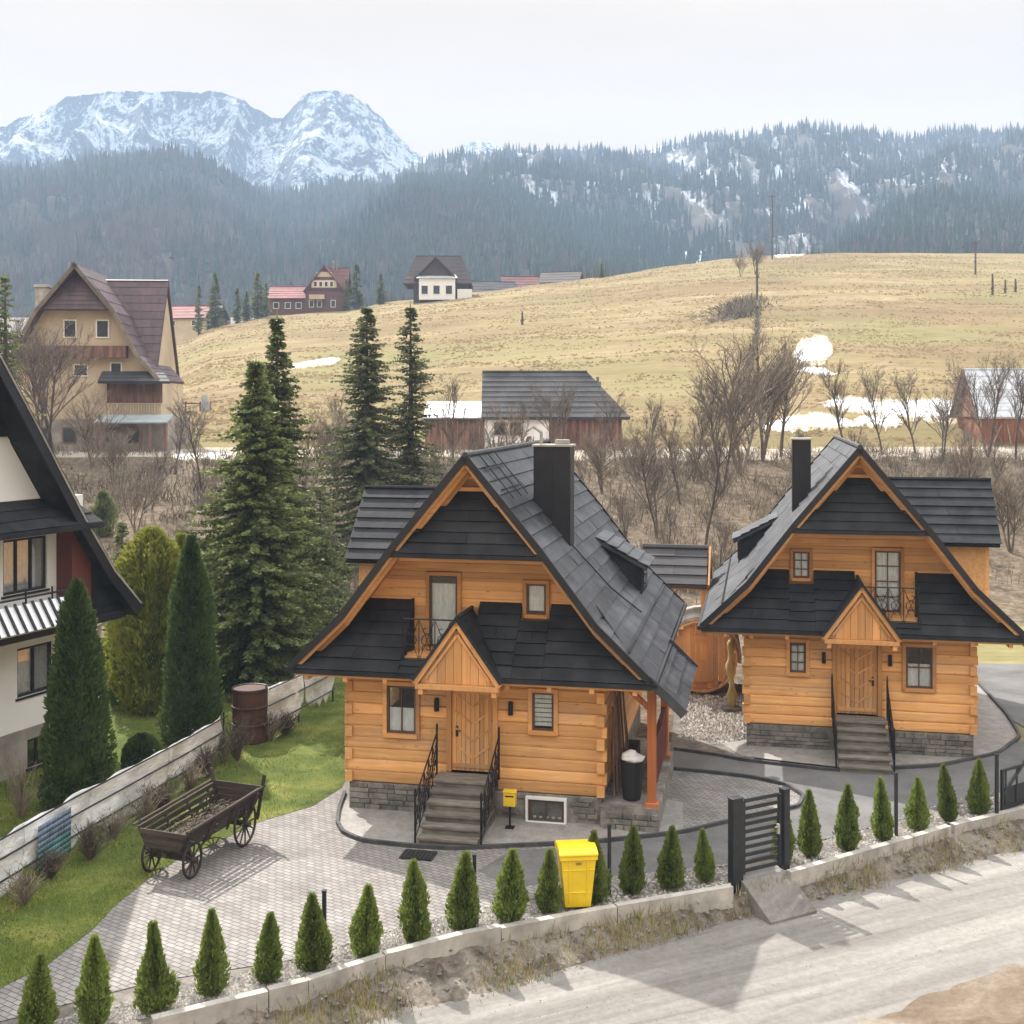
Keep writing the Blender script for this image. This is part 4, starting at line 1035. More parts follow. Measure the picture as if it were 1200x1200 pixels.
def right_barn():
    p = on_ground(1185, 521, 86); root = empty('barn', p, 0, 'small orange brown barn with pale snow dusted roof at the right edge', 'barn')
    gable_roof(root, 'roof', -2.9, 8, 2.6, 2.9, 6.0, 2.1, 'paleroof', .15, 7)
    w = MB()
    for i in range(22): w.box(-2.4+i*.45, -2.4+i*.45+.43, 0, .2, -.5, 2.2)
    w.box(-2.4, -2.2, .2, 5.2, -.5, 2.2); w.build('plank_wall', M['orangebarn'], root)
    g = MB(); g.prism([(-2.55, -.1, 2.1), (-2.55, 5.3, 2.1), (-2.55, 2.6, 5.8)], (.15, 0, 0)); g.build('gable_end', M['barnwood'], root)
    rk = MB(); rk.beam((-2.95, -.35, 2.0), (-2.95, 2.6, 6.0), .1, .25); rk.beam((-2.95, 5.55, 2.0), (-2.95, 2.6, 6.0), .1, .25); rk.build('rake_board', M['barnwood'], root)
    for i, (xa, xb) in enumerate(((-1.8, -.8), (-.9, -1.5), (-.3, -.35), (1.2, .5), (1.4, 1.9))):
        pr = MB(); pr.beam((0, -.7, -.2), (xb-xa, -.05, 1.5), .1, .1)
        tag(pr.build('prop_timber', M['twigp'], loc=p+Vector((xa, 0, 0))), ['pale timber leaning right at the left corner of the small right barn','pale timber leaning left and crossing the one at the barn corner','upright pale timber beside the crossed pair at the small right barn','pale timber leaning left at the right edge of the picture by the barn','rightmost pale timber leaning right against the orange barn wall'][i], 'timber', 'timbers leaning on the small right barn')
M['paleroof'] = simple('snow_dusted_roof', (.55,.58,.62), .6, .25, .9, tint=.08)
M['orangebarn'] = simple('orange_brown_planks', (.24,.095,.045), .8, .45, 1.2, (3,3,.5), tint=.2)
right_barn()
def far_red():
    p = on_ground(372, 366, 150, 300); root = empty('chalet', p, 0, 'red brown gabled house with a red roofed side wing on the crest', 'house')
    b = MB(); b.box(-2.4, 5.6, 0, 8, -1, 4.6); b.build('wall', M['redwall'], root)
    gable_wall(root, 'gable_wall', 'redwall', 1.4, 3.9, 0, 4.4, 4.6, 9.2)
    gable_roof(root, 'roof', -.5, 8.5, 1.4, 4.3, 9.6, 4.2, 'redroof', .2, 6, along='y')
    # cross roof seen at the right of the gable
    gable_roof(root, 'cross_roof', 1.5, 6.0, 4.5, 4.2, 9.5, 4.4, 'redroof', .2, 6)
    b = MB(); b.box(-1.2, 3.9, -.12, -.01, 5.0, 6.5); b.box(-.2, 2.9, -.11, -.01, 7.2, 8.2); b.build('glazed_gable', M['cream'], root)
    for x in (-.4, .7, 1.8, 2.9): smallwin(root, x-.4, x+.4, 5.1, 6.3, -.12)
    for x in (-1.2, .4, 3.2): smallwin(root, x-.5, x+.5, 1.0, 2.5, 0)
    b = MB(); b.box(-1.5, 1.6, -1.2, 0, 2.6, 2.75); b.box(-1.5, 1.6, -1.2, -1.1, 2.75, 3.5); b.build('balcony', M['cream'], root)
    b = MB(); b.box(-10, -2.41, 1, 7, -1, 3.0); b.build('wing_wall', M['redwall'], root)
    gable_roof(root, 'wing_roof', -10.4, -2.0, 4, 3.6, 5.6, 2.9, 'redroof2', .2, 5)
    for x in (-8.6, -6.2, -4): smallwin(root, x-.6, x+.6, .8, 2.1, 1)
    c = MB()
    for x in (2.4, 3.1): c.box(x, x+.45, 4, 4.5, 8.5, 11)
    c.build('chimney', M['stone'], root)
M['redwall'] = simple('red_brown_cladding', (.13,.055,.045), .8, .3, 1, tint=.1)
M['redroof2'] = simple('faded_red_roof', (.22,.06,.055), .7, .25, .4, tint=.15)
far_red()
def far_dark():
    p = on_ground(512, 353, 150, 300); root = empty('chalet', p, 0, 'house with dark brown hipped roof and a white front on the crest', 'house')
    b = MB(); b.box(-4.6, 5.8, .5, 9, -1, 4.0); b.build('wall', M['brownwall'], root)
    gable_roof(root, 'roof', -6.6, 6.8, 4.2, 4.8, 9.3, 3.4, 'brownroof', .25, 7, hip=(2.2, 2.2))
    gable_roof(root, 'front_gable_roof', -1.0, 4.2, -.2, 4.2, 8.6, 4.4, 'brownroof', .2, 6, along='y')
    gable_wall(root, 'gable_wall', 'brownwall', -.2, 3.7, -.3, 4.0, 4.4, 8.2)
    b = MB(); b.box(-3.4, 3.6, -1.2, .49, .2, 4.3); b.build('white_front', M['whitepaint'], root)
    b = MB(); b.slab([(-3.9, -1.6, 4.4), (4.1, -1.6, 4.4), (3.6, .4, 5.2), (-3.4, .4, 5.2)], .15); b.build('porch_roof', M['paleroof'], root)
    b = MB(); b.box(4.0, 6.8, -.6, .49, -1, 2.3); b.build('side_wing', M['whitepaint'], root)
    for x in (-2.3, 0, 2.4): smallwin(root, x-.7, x+.7, 1.2, 3.0, -1.2, 'whitepaint')
M['brownwall'] = simple('dark_brown_cladding', (.06,.04,.032), .8, .3, 1, tint=.1)
far_dark()
def hamlet():
    kinds = [(215,381,9,3.2,'redroof2','cream','tiny cream house with red roof far left beyond the meadow'), (235,376,7,2.5,'greyroof','brownwall','tiny dark house beyond the meadow left of the dark spruces'),
             (610,341,8,2.6,'redroof','cream','tiny house with red roof just right of the dark roofed house on the crest'), (655,334,9,2.4,'brownroof','cream','tiny cream house with brown roof on the crest left of the lone dark spruce'),
             (580,345,10,2.2,'greyroof','brownwall','long low dark shed on the crest just beside the dark roofed house')]
    for px, py, wd, h, rm, wm, lab in kinds:
        cy = interp(CRY, px)+18; z = HC-(py+2-HOR)*cy/F
        root = empty('cottage', ((px-600)*cy/F, cy, z-1.2), R(random.uniform(-15, 15)), lab, 'house')
        b = MB(); b.box(-wd/2, wd/2, 0, 6, -4, h); b.build('wall', M[wm], root)
        gable_roof(root, 'roof', -wd/2-.4, wd/2+.4, 3, 3.5, h+2.6, h-.2, rm, .2, 4)
        for x in (-wd/4, wd/4): smallwin(root, x-.5, x+.5, h-1.8, h-.6, 0)
hamlet()

# ================================================================ GARDEN THINGS
def gate():
    A, B = G(868, 1028, .08), G(915, 1017, .08); d = B-A; rz = math.atan2(d.y, d.x); L = d.length
    root = empty('street_gate', A, rz, 'narrow anthracite garden gate with horizontal bars between the two low walls', 'gate')
    for x, w in ((-.13, .26), (L+.10, .15)):
        p = MB(); p.box(x-w/2, x+w/2, -.09, .09, -.5, 1.62); p.box(x-w/2-.01, x+w/2+.01, -.1, .1, 1.62, 1.65); p.build('gate_post', M['darkmetal'], root, bevel=.01)
    f = MB()
    f.box(.03, .10, -.03, .03, .05, 1.55); f.box(L-.07, L, -.03, .03, .05, 1.55)
    for i in range(10): z = .08+i*.158; f.box(.10, L-.07, -.015, .015, z, z+.075)
    f.build('gate_leaf', M['darkmetal'], root)
    s = MB(); s.box(L-.14, L-.09, -.08, -.03, .75, .95); s.tube([(L-.11, -.06, .9), (L-.22, -.07, .9)], .012, 6); s.build('handle', M['concrete'], root)
    st = MB(); st.prism([(-.06, .2, -.02), (-.06, -.12, -.03), (-.06, -1.0, -.53), (-.06, -1.0, -.8), (-.06, .2, -.8)], (L+.14, 0, 0)); o = st.build('gate_ramp', M['road'], loc=A, bevel=.015); o.rotation_euler = (0, 0, rz)
    tag(o, 'short sloping concrete ramp below the anthracite street gate', 'ramp')
gate()
for i, (px, yt, yb) in enumerate(((380,1045,1120),(556,1003,1080),(714,968,1050),(1050,907,978),(1168,885,958))):
    p = G(px, yb, 0); h = (yb-yt)*p.y/F
    mb = MB(); mb.box(-.035, .035, -.035, .035, -.1, h); mb.box(-.042, .042, -.042, .042, h, h+.03); mb.obox((0, -.045, h-.12), (.02, 0, 0), (0, .012, 0), (0, 0, .03)); mb.obox((0, -.045, .4), (.02, 0, 0), (0, .012, 0), (0, 0, .03))
    o = mb.build('fence_post', M['darkmetal'], loc=p)
    tag(o, ['slim dark fence post in the hedge farthest left of the yellow bin', 'slim dark fence post between two thujas just left of the yellow bin', 'slim dark fence post just right of the yellow bin', 'slim dark fence post in the hedge in front of the farther timber house', 'thick dark fence post at the far right where the hedge ends'][i], 'post', 'dark posts along the hedge')
def drive_gate():
    A = G(1172, 955, 0); B = G(1290, 915, 0); d = B-A; L = d.length
    root = empty('drive_gate', A, math.atan2(d.y, d.x), 'dark drive gate leaf with a diagonal brace cut off by the right edge', 'gate')
    f = MB(); f.box(.05, L, -.03, .03, .1, .17); f.box(.05, L, -.03, .03, 1.0, 1.06); f.box(.05, .12, -.03, .03, .17, 1.0); f.box(L-.07, L, -.03, .03, .17, 1.0); f.beam((.1, 0, .45), (1.1, 0, 1.15), .05, .07)
    f.build('gate_frame', M['darkmetal'], root)
    s = MB()
    for i in range(9): x = .2+i*(L-.3)/9; s.box(x, x+.06, -.01, .01, .17, 1.0)
    s.box(.12, L-.07, .012, .02, .17, .6); s.build('infill', M['darkmetal'], root)
drive_gate()
def bin_():
    p = G(675, 1061, 0); root = empty('wheelie_bin', p, R(6), 'bright yellow wheeled bin standing in the hedge at the street wall', 'bin')
    b = MB(); w0, w1, d0, d1, h = .25, .345, .24, .34, 1.08
    pts = [(-w0, -d0, .06), (w0, -d0, .06), (w0, d0, .06), (-w0, d0, .06), (-w1, -d1, h), (w1, -d1, h), (w1, d1, h), (-w1, d1, h)]
    b.add(pts, [(3,2,1,0), (0,1,5,4), (1,2,6,5), (2,3,7,6), (3,0,4,7), (4,5,6,7)])
    b.box(-w1-.02, w1+.02, -d1-.03, d1+.02, h-.08, h-.0)
    for x in (-.17, .17): b.obox((x, -.297, .58), (.02, 0, 0), (0, .012, 0), (0, -.045, .42))
    b.obox((0, -.272, .36), (.24, 0, 0), (0, .012, 0), (0, 0, .012)); b.obox((0, -.315, .8), (.30, 0, 0), (0, .012, 0), (0, 0, .012))
    b.build('body', M['yellow'], root, bevel=.03)
    l = MB(); n = 6
    prof = [(-d1-.05, h+.002), (-d1-.05, h+.05), (-d1+.1, h+.11), (0, h+.13), (d1-.1, h+.11), (d1+.03, h+.04), (d1+.03, h+.002)]
    l.prism([(-w1-.03, y, z) for y, z in prof], (2*w1+.06, 0, 0)); l.build('lid', M['yellow'], root, bevel=.025)
    hd = MB(); hd.tube([(-.27, d1+.02, h+.0), (-.27, d1+.09, h+.01), (.27, d1+.09, h+.01), (.27, d1+.02, h)], .018, 8); hd.build('handle', M['yellow'], root)
    for s in (-1, 1):
        w = MB(); w.tube([(s*.24, .24, .1), (s*.31, .24, .1)], .1, 16); w.tube([(s*.30, .24, .1), (s*.315, .24, .1)], .04, 10, c=.9); w.build('wheel', M['rubber'], root)
    st = MB(); st.obox((.0, -.332, .93), (.055, 0, 0), (0, .002, .0), (0, -.0, .025)); st.build('emblem', M['yellowd2'], root)
M['yellowd2'] = simple('dark_yellow_mark', (.3,.2,.02), .5, .2, 5, tint=0)
bin_()
def letterbox():
    rt = HOUSE1; p = rt.matrix_basis @ Vector((1.03, .12, 0)); root = empty('letterbox', p, -AX, 'small yellow letterbox on a thin post right of the stairs', 'letterbox')
    b = MB(); b.box(-.14, .14, -.09, .09, .52, .84); b.prism([(-.16, -.11, .84), (-.16, .11, .84), (-.16, .11, .87), (-.16, -.11, .86)], (.32, 0, 0)); b.build('box', M['yellowd'], root, bevel=.01)
    s = MB(); s.box(-.1, .1, -.095, -.0905, .74, .77); s.build('slot', M['iron'], root)
    q = MB(); q.box(-.02, .02, -.02, .02, 0, .52); q.box(-.1, .1, -.1, .1, 0, .03); q.build('post', M['iron'], root)
letterbox()
def grate():
    p = HOUSE1.matrix_basis @ Vector((-.55, -1.95, .02)); root = MB()
    root.box(-.36, .36, -.24, .24, 0, .025)
    for i in range(8): root.box(-.32+i*.086, -.29+i*.086, -.21, .21, .026, .04)
    o = root.build('doormat', M['rubber'], loc=p); o.rotation_euler = (0, 0, -AX); tag(o, 'dark ribbed doormat on the paving at the foot of the stairs', 'doormat')
grate()
# old farm cart
def wheel(root, x, y, r, n=10):
    w = MB(); w.ring((x, y, r), r-.03, .032, (0,1,0), (0,0,1), 26, 0, 6); ro = w.build('wheel', M['oldwood'], root)
    t = MB(); t.ring((x, y, r), r-.004, .016, (0,1,0), (0,0,1), 26, 0, 5); t.build('tyre', M['iron'], ro)
    s = MB()
    for i in range(n):
        a = 2*math.pi*i/n; s.tube([(x, y+.05*math.cos(a), r+.05*math.sin(a)), (x, y+(r-.05)*math.cos(a), r+(r-.05)*math.sin(a))], [.026, .018], 5)
    s.tube([(x-.13, y, r), (x+.13, y, r)], .075, 10); s.build('spokes', M['oldwood'], ro)
def cart():
    root = empty('farm_cart', (-6.68, 25.6, 0), R(-21), 'old weathered wooden farm cart with spoked wheels on the paving and lawn edge', 'cart')
    root.scale = (.9, .78, .9)
    wheel(root, -.56, -1.25, .42); wheel(root, .56, -1.25, .42); wheel(root, -.56, 1.2, .55, 12); wheel(root, .56, 1.2, .55, 12)
    ax = MB(); ax.beam((-.6, -1.25, .42), (.6, -1.25, .42), .09, .1); ax.beam((-.5, -1.25, .56), (.5, -1.25, .56), .1, .16); ax.beam((-.6, 1.2, .55), (.6, 1.2, .55), .09, .1)
    ax.beam((0, -1.6, .55), (0, 1.7, .6), .1, .1); ax.build('axle_beam', M['oldwoody'], root)
    fl = MB()
    for i in range(5): x = -.36+i*.18; fl.beam((x, -1.6, .66), (x, 1.65, .70), .16, .04)
    fl.build('floor', M['oldwoody'], root)
    for s in (-1, 1):                                     # flared plank sides
        sd = MB()
        for i in range(4):
            k = i*.12; sd.beam((s*(.46+k*.55), -1.65, .74+k), (s*(.46+k*.55), 1.7, .80+k*1.25), .03, .115)
        sd.tube([(s*.74, -1.75, 1.19), (s*.76, 1.85, 1.33)], .035, 7)
        for y in (-1.5, -.5, .5, 1.5): sd.beam((s*.44, y, .6), (s*.76, y, 1.24), .05, .05)
        sd.build('side_board', M['oldwoody'], root)
    for y, h in ((-1.66, 1.12), (1.72, 1.36)):
        e = MB(); n = 4
        for i in range(n):
            za, zb = lerp(.7, h, i/n), lerp(.7, h, (i+1)/n)-.012; wa, wb = .46+(za-.7)*.5, .46+(zb-.7)*.5
            e.prism([(-wa, y, za), (wa, y, za), (wb, y, zb), (-wb, y, zb)], (0, .035, 0))
        e.build('end_board', M['oldwood'], root)
    for x in (-.72, .72):
        po = MB(); po.beam((x*.8, 1.78, .5), (x*1.08, 1.8, 1.62), .07, .07); po.build('stake', M['oldwood'], root)
    hay = MB()
    for i in range(700):
        x, y = random.uniform(-.5, .5), random.uniform(-1.55, 1.6); z = .74+random.random()*.2; a = random.uniform(0, 6.28); l = random.uniform(.05, .16)
        hay.tube([(x, y, z), (x+l*math.cos(a), y+l*math.sin(a), z+random.uniform(-.03, .08))], .006, 3)
    o = hay.build('brushwood', M['twigp']); o.location = root.location; o.rotation_euler = root.rotation_euler; o.scale = root.scale; tag(o, 'dry brushwood and leaves lying in the old farm cart', 'brushwood', kind='stuff')
cart()
# fence hung with white sheeting along the left lawn
def tarp_fence(pts, label, hts, sheets, seed, post_mat='darkmetal'):
    P = [G(a, b, 0) for a, b in pts]; root = empty('sheeted_fence', P[0], 0, label, 'fence', 'white sheeted fences left of the lawn'); O = P[0]
    def at(t):
        k = t*(len(P)-1); i = min(int(k), len(P)-2); return P[i].lerp(P[i+1], k-i)-O
    H = lambda t: lerp(hts[0], hts[1], t)
    L = sum((b-a).length for a, b in zip(P, P[1:])); n = max(2, round(L/1.9))
    for i in range(n+1):
        p = at(i/n); m = MB(); m.tube([p+Vector((0,0,-.1)), p+Vector((0,0,H(i/n)+.06))], .028, 6); m.build('post', M[post_mat], root)
    for z in (.97, .66, .3):
        m = MB(); Q = [at(i/12)+Vector((.10,-.06,z*H(i/12))) for i in range(13)]; m.tube(Q, .02, 6); m.build('rail', M[post_mat], root)
    rnd = random.Random(seed)
    for a, b, dep in sheets:
        m = MB(); nx, nz = 26, 10; pts_ = []
        for i in range(nx+1):
            t = lerp(a, b, i/nx); p = at(t); q = at(min(1, t+.01))-at(max(0, t-.01)); nn = Vector((q.y, -q.x, 0)).normalized()
            e = abs(2*i/nx-1); low = H(t)*(1-dep*(1-e**4*.3)+.16*noise.noise((i*.35, seed, 1)))
            for j in range(nz+1):
                z = lerp(H(t)*(1+.04*noise.noise((t*L*1.6, 3, seed))-.03*(1-e*e)), low, j/nz)
                o = .03+.11*noise.noise((t*L*1.3, z*1.4, seed))+.05*noise.noise((t*L*4, z*3, seed))+.02
                pts_.append(p+nn*o+Vector((0,0,z)))
        m.add(pts_, [(i*(nz+1)+j, i*(nz+1)+j+1, (i+1)*(nz+1)+j+1, (i+1)*(nz+1)+j) for i in range(nx) for j in range(nz)])
        o = m.build('sheeting', M['tarp'], root, smooth=True); sd = o.modifiers.new('thickness', 'SOLIDIFY'); sd.thickness = .006
    return root, at, H
f1, at1, H1f = tarp_fence([(-60,1085),(5,1050),(75,1003),(160,952),(218,917),(262,888)], 'long fence hung with white sheeting sloping along the dark left lawn edge', (1.25, 1.2),
    [(.0, .262, .98), (.258, .47, .93), (.468, .72, .97), (.718, .985, .88)], 3)
tarp_fence([(312,868),(350,846),(390,822)], 'short fence with two drooping white sheets beside the rusty drum', (1.55, 1.45), [(.0, .55, .9), (.57, 1, .85)], 8)
def banner():
    t0, t1 = .285, .40; mb = MB(); n = 12; base = f1.location
    pts = []
    for i in range(n+1):
        t = lerp(t0, t1, i/n); p = at1(t); q = at1(t+.01)-at1(t-.01); nn = Vector((q.y, -q.x, 0)).normalized()
        for j in range(9): pts.append(p+nn*(.17+.0*i)+Vector((0,0,lerp(.12, H1f(t)*.86, j/8))))
    for i in range(n):
        for j in range(8):
            k = i*9+j; mb.add([pts[k], pts[k+9], pts[k+10], pts[k+1]], [(0,1,2,3)], 1 if j > 3 else 0)
    o = mb.build('banner', [M['teal'], M['bluep']], loc=base, smooth=True); sd = o.modifiers.new('thickness', 'SOLIDIFY'); sd.thickness = .008
    tag(o, 'faded teal and blue banner hanging on the white sheeted fence', 'banner')
banner()
def drum():
    p = G(293, 868, 0); root = empty('rusty_drum', p, 0, 'big rust brown drum standing by the fence under the large spruce', 'drum')
    b = MB(); prof = [(0, .50), (.04, .52), (.48, .50), (.50, .53), (.54, .53), (.56, .50), (.98, .50), (1.0, .53), (1.04, .53), (1.06, .50), (1.45, .5), (1.48, .52), (1.52, .52)]
    b.tube([(0, 0, z) for z, r in prof], [r for z, r in prof], 24); b.build('body', M['rust'], root, smooth=False)
    r = MB(); r.ring((0, 0, 1.53), .5, .025, (1,0,0), (0,1,0), 24); r.build('rim', M['iron'], root)
drum()
def shelter():
    p = Vector((5.75, 41.5, 0)); root = empty('garden_shelter', p, -AX, 'small wooden shelter with grey gable roof behind the nearer timber house', 'shelter')
    for x in (-.85, .95):
        for y in (-.8, .8): 
            m = MB(); m.box(x-.1, x+.1, y-.1, y+.1, 0, 3.7); m.build('post', M['trimz'], root)
    gable_roof(root, 'roof', -1.2, 1.05, 0, 1.15, 4.75, 3.65, 'greyroof', .12, 4)
    m = MB(); m.beam((1.12, 0, 4.75), (1.12, -1.2, 3.6), .06, .2); m.beam((1.12, 0, 4.75), (1.12, 1.2, 3.6), .06, .2); m.build('rake_board', M['trim'], root)
    m = MB(); m.box(-1.0, 1.0, -.9, -.75, 3.45, 3.62); m.box(-1.0, 1.0, .75, .9, 3.45, 3.62); m.beam((.95, -.8, 2.9), (.95, -.2, 3.6), .08, .1); m.build('frame_beam', M['trim'], root)
    m = MB(); m.box(-.7, .8, -.6, .6, 0, .75); m.build('bench_box', M['barnwood'], root, bevel=.02)
shelter()
def sauna():
    p = G(824, 812, 0); root = empty('barrel_sauna', p+Vector((0, .4, 0)), R(-9), 'round orange barrel sauna with a pale arched rim between the two timber houses', 'sauna')
    r, zc = 1.2, 1.32; n = 36
    b = MB()
    for i in range(n):
        a0, a1 = 2*math.pi*i/n, 2*math.pi*(i+.96)/n
        b.prism([(r*math.cos(a0), -.9, zc+r*math.sin(a0)), (r*math.cos(a1), -.9, zc+r*math.sin(a1)), ((r-.06)*math.cos(a1), -.9, zc+(r-.06)*math.sin(a1)), ((r-.06)*math.cos(a0), -.9, zc+(r-.06)*math.sin(a0))], (0, 2.3, 0))
    b.build('staves', M['logy'], root)
    e = MB()
    for i in range(12):
        x0, x1 = lerp(-r+.06, r-.06, i/12), lerp(-r+.06, r-.06, (i+1)/12)-.006; xm = max(abs(x0), abs(x1)); h = math.sqrt(max(.01, (r-.06)**2-xm**2))
        e.box(x0, x1, -.7, -.64, zc-h, zc+h)
    e.build('end_wall', M['plank'], root)
    d = MB(); d.box(-.35, .35, -.76, -.71, .45, 2.0); d.box(-.2, .2, -.78, -.761, 1.2, 1.75); d.build('door', M['trimz'], root)
    h = MB()
    for i in range(18):
        a0, a1 = lerp(-.15, math.pi+.15, i/18), lerp(-.15, math.pi+.15, (i+1)/18)
        q = lambda rr, a: (rr*math.cos(a), -.86, zc+rr*math.sin(a))
        h.prism([q(r+.02, a0), q(r+.02, a1), q(r+.13, a1), q(r+.13, a0)], (0, 2.4, 0))
    h.build('arched_roof', M['concrete'], root)
    k = MB()
    k.box(-.3, .3, -.34, .99, .02, .14)
    for y in (-.5, 1.0): k.prism([(-.9, y, 0), (.9, y, 0), (.75, y, .52), (.3, y, .17), (-.3, y, .17), (-.75, y, .52)], (0, .15, 0))
    k.build('cradle', M['barnwood'], root)
sauna()
def porch_things():
    Mx = HOUSE1.matrix_basis
    for i in range(7):
        a = Vector((3.32+.03*i, 1.15+.32*i, .56)); b = Vector((3.20, 1.75+.34*i+.15*(i % 3), 2.5+.25*(i % 2)))
        m = MB(); m.beam((0,0,0), b-a, .14, .035, up=(1,0,0)); o = m.build('leaning_board', M['twigp'] if i % 2 else M['barnwood'], loc=Mx @ a); o.rotation_euler = (0,0,-AX)
        tag(o, 'pale and brown boards leaning on the side wall under the side porch', 'board', 'boards leaning under the side porch')
    p = Mx @ Vector((3.72, 1.15, .53)); root = empty('rubbish_bin', p, -AX, 'dark bin with a white tied bag on top under the side porch', 'bin')
    m = MB(); m.tube([(0,0,0), (0,0,.1), (0,0,.85), (0,0,.9)], [.2,.22,.26,.27], 18); m.build('body', M['rubber'], root)
    m = MB(); m.tube([(0,0,.88), (.03,0,.95), (-.02,.02,1.02), (.04,0,1.08), (.05,0,1.12)], [.24,.29,.22,.1,.05], 9); m.build('bag', M['tarp'], root, smooth=True)
    for j in range(3):
        for i in range(9):
            m = MB(); m.tube([(-.16,0,0), (.16,0,0)], .075, 8); o = m.build('firewood_log', M['bark'], loc=Mx @ Vector((3.42, 3.3+i*.155, .60+j*.14+.0))); o.rotation_euler = (0,0,-AX)
            tag(o, 'short round firewood log stacked under the side porch', 'firewood', 'firewood logs under the side porch')
porch_things()
def carved():
    p = Vector((6.98, 38.0, .0)); root = empty('carved_post', p, 0, 'pale carved wooden post with a narrow waist beside the left corner of the farther house', 'carving')
    prof = [(0,.16),(.3,.15),(.5,.22),(.75,.10),(1.0,.09),(1.2,.19),(1.45,.21),(1.6,.12),(1.8,.10),(2.0,.16),(2.15,.17),(2.3,.06)]
    m = MB(); m.tube([(.02*math.sin(z*3), 0, z) for z, r in prof], [r*.85 for z, r in prof], 12); m.build('shaft', M['carv'], root, smooth=True)
    m = MB(); m.box(-.28, .28, -.28, .28, 0, .12); m.build('plinth', M['stone'], root)
M['carv'] = simple('carved_pale_wood', (.42,.33,.13), .7, .4, 5, (1,1,.4), tint=0, b_st=.5)
carved()
# poles and posts on the meadow, and the paddock gate by the chalet
for px, py, top, lab in ((887,352,292,'tall weathered wooden pole rising out of the brush pile on the meadow'), (905,304,228,'very tall thin dark pole on the crest of the meadow'), (1143,322,282,'thin wooden pole on the upper right meadow')):
    p = on_ground(px, py, 100, 330); h = (py-top)*p.y/F
    mb = MB(); mb.tube([(0,0,-.4), (.03,0,h*.5), (0,0,h)], [.2, .17, .12], 7); mb.beam((-.7, 0, h-.5), (.7, 0, h-.5), .1, .12) if px != 887 else mb.tube([(0,0,h*.3), (.4,0,h*.55)], .05, 5)
    for s in (-.6, .6): mb.tube([(s if px != 887 else 0, 0, h-.45), (s if px != 887 else 0, 0, h-.2)], .06, 5)
    tag(mb.build('wooden_pole', M['bark'], loc=p), lab, 'pole')
for i, (px, py, h) in enumerate(((612,381,1.9),(1163,346,3.4),(1178,344,2.2),(1190,343,2.2))):
    p = on_ground(px, py, 100, 330); mb = MB(); mb.tube([(0,0,-.3), (.02,0,h*.6), (0,0,h)], [.2, .16, .13], 6); mb.beam((-.25, 0, h*.3), (.25, 0, h*.35), .1, .3)
    tag(mb.build('meadow_post', M['bark'], loc=p), ['lone short dark post in the middle of the meadow', 'tallest of the three posts on the upper right meadow', 'middle one of the three posts on the upper right meadow', 'rightmost of the three posts on the upper right meadow'][i], 'post')
def paddock():
    p = on_ground(203, 487, 90); root = empty('paddock_rail', p, 0, 'weathered paddock rail with a grey gate on the meadow beside the big chalet', 'fence')
    for x in (0, 1.2, 2.6, 3.6): 
        m = MB(); m.box(x-.06, x+.06, -.06, .06, -.3, 1.3); m.build('post', M['barnwood'], root)
    for z in (.25, 1.1): m = MB(); m.beam((0, -.08, z), (2.6, -.08, z), .04, .14); m.build('rail', M['barnwood'], root)
    m = MB(); m.box(2.66, 3.54, -.03, .03, .1, 1.15); m.box(2.75, 3.3, -.03, .03, 1.15, 1.9); m.build('gate_panel', M['palesheet'], root)
paddock()
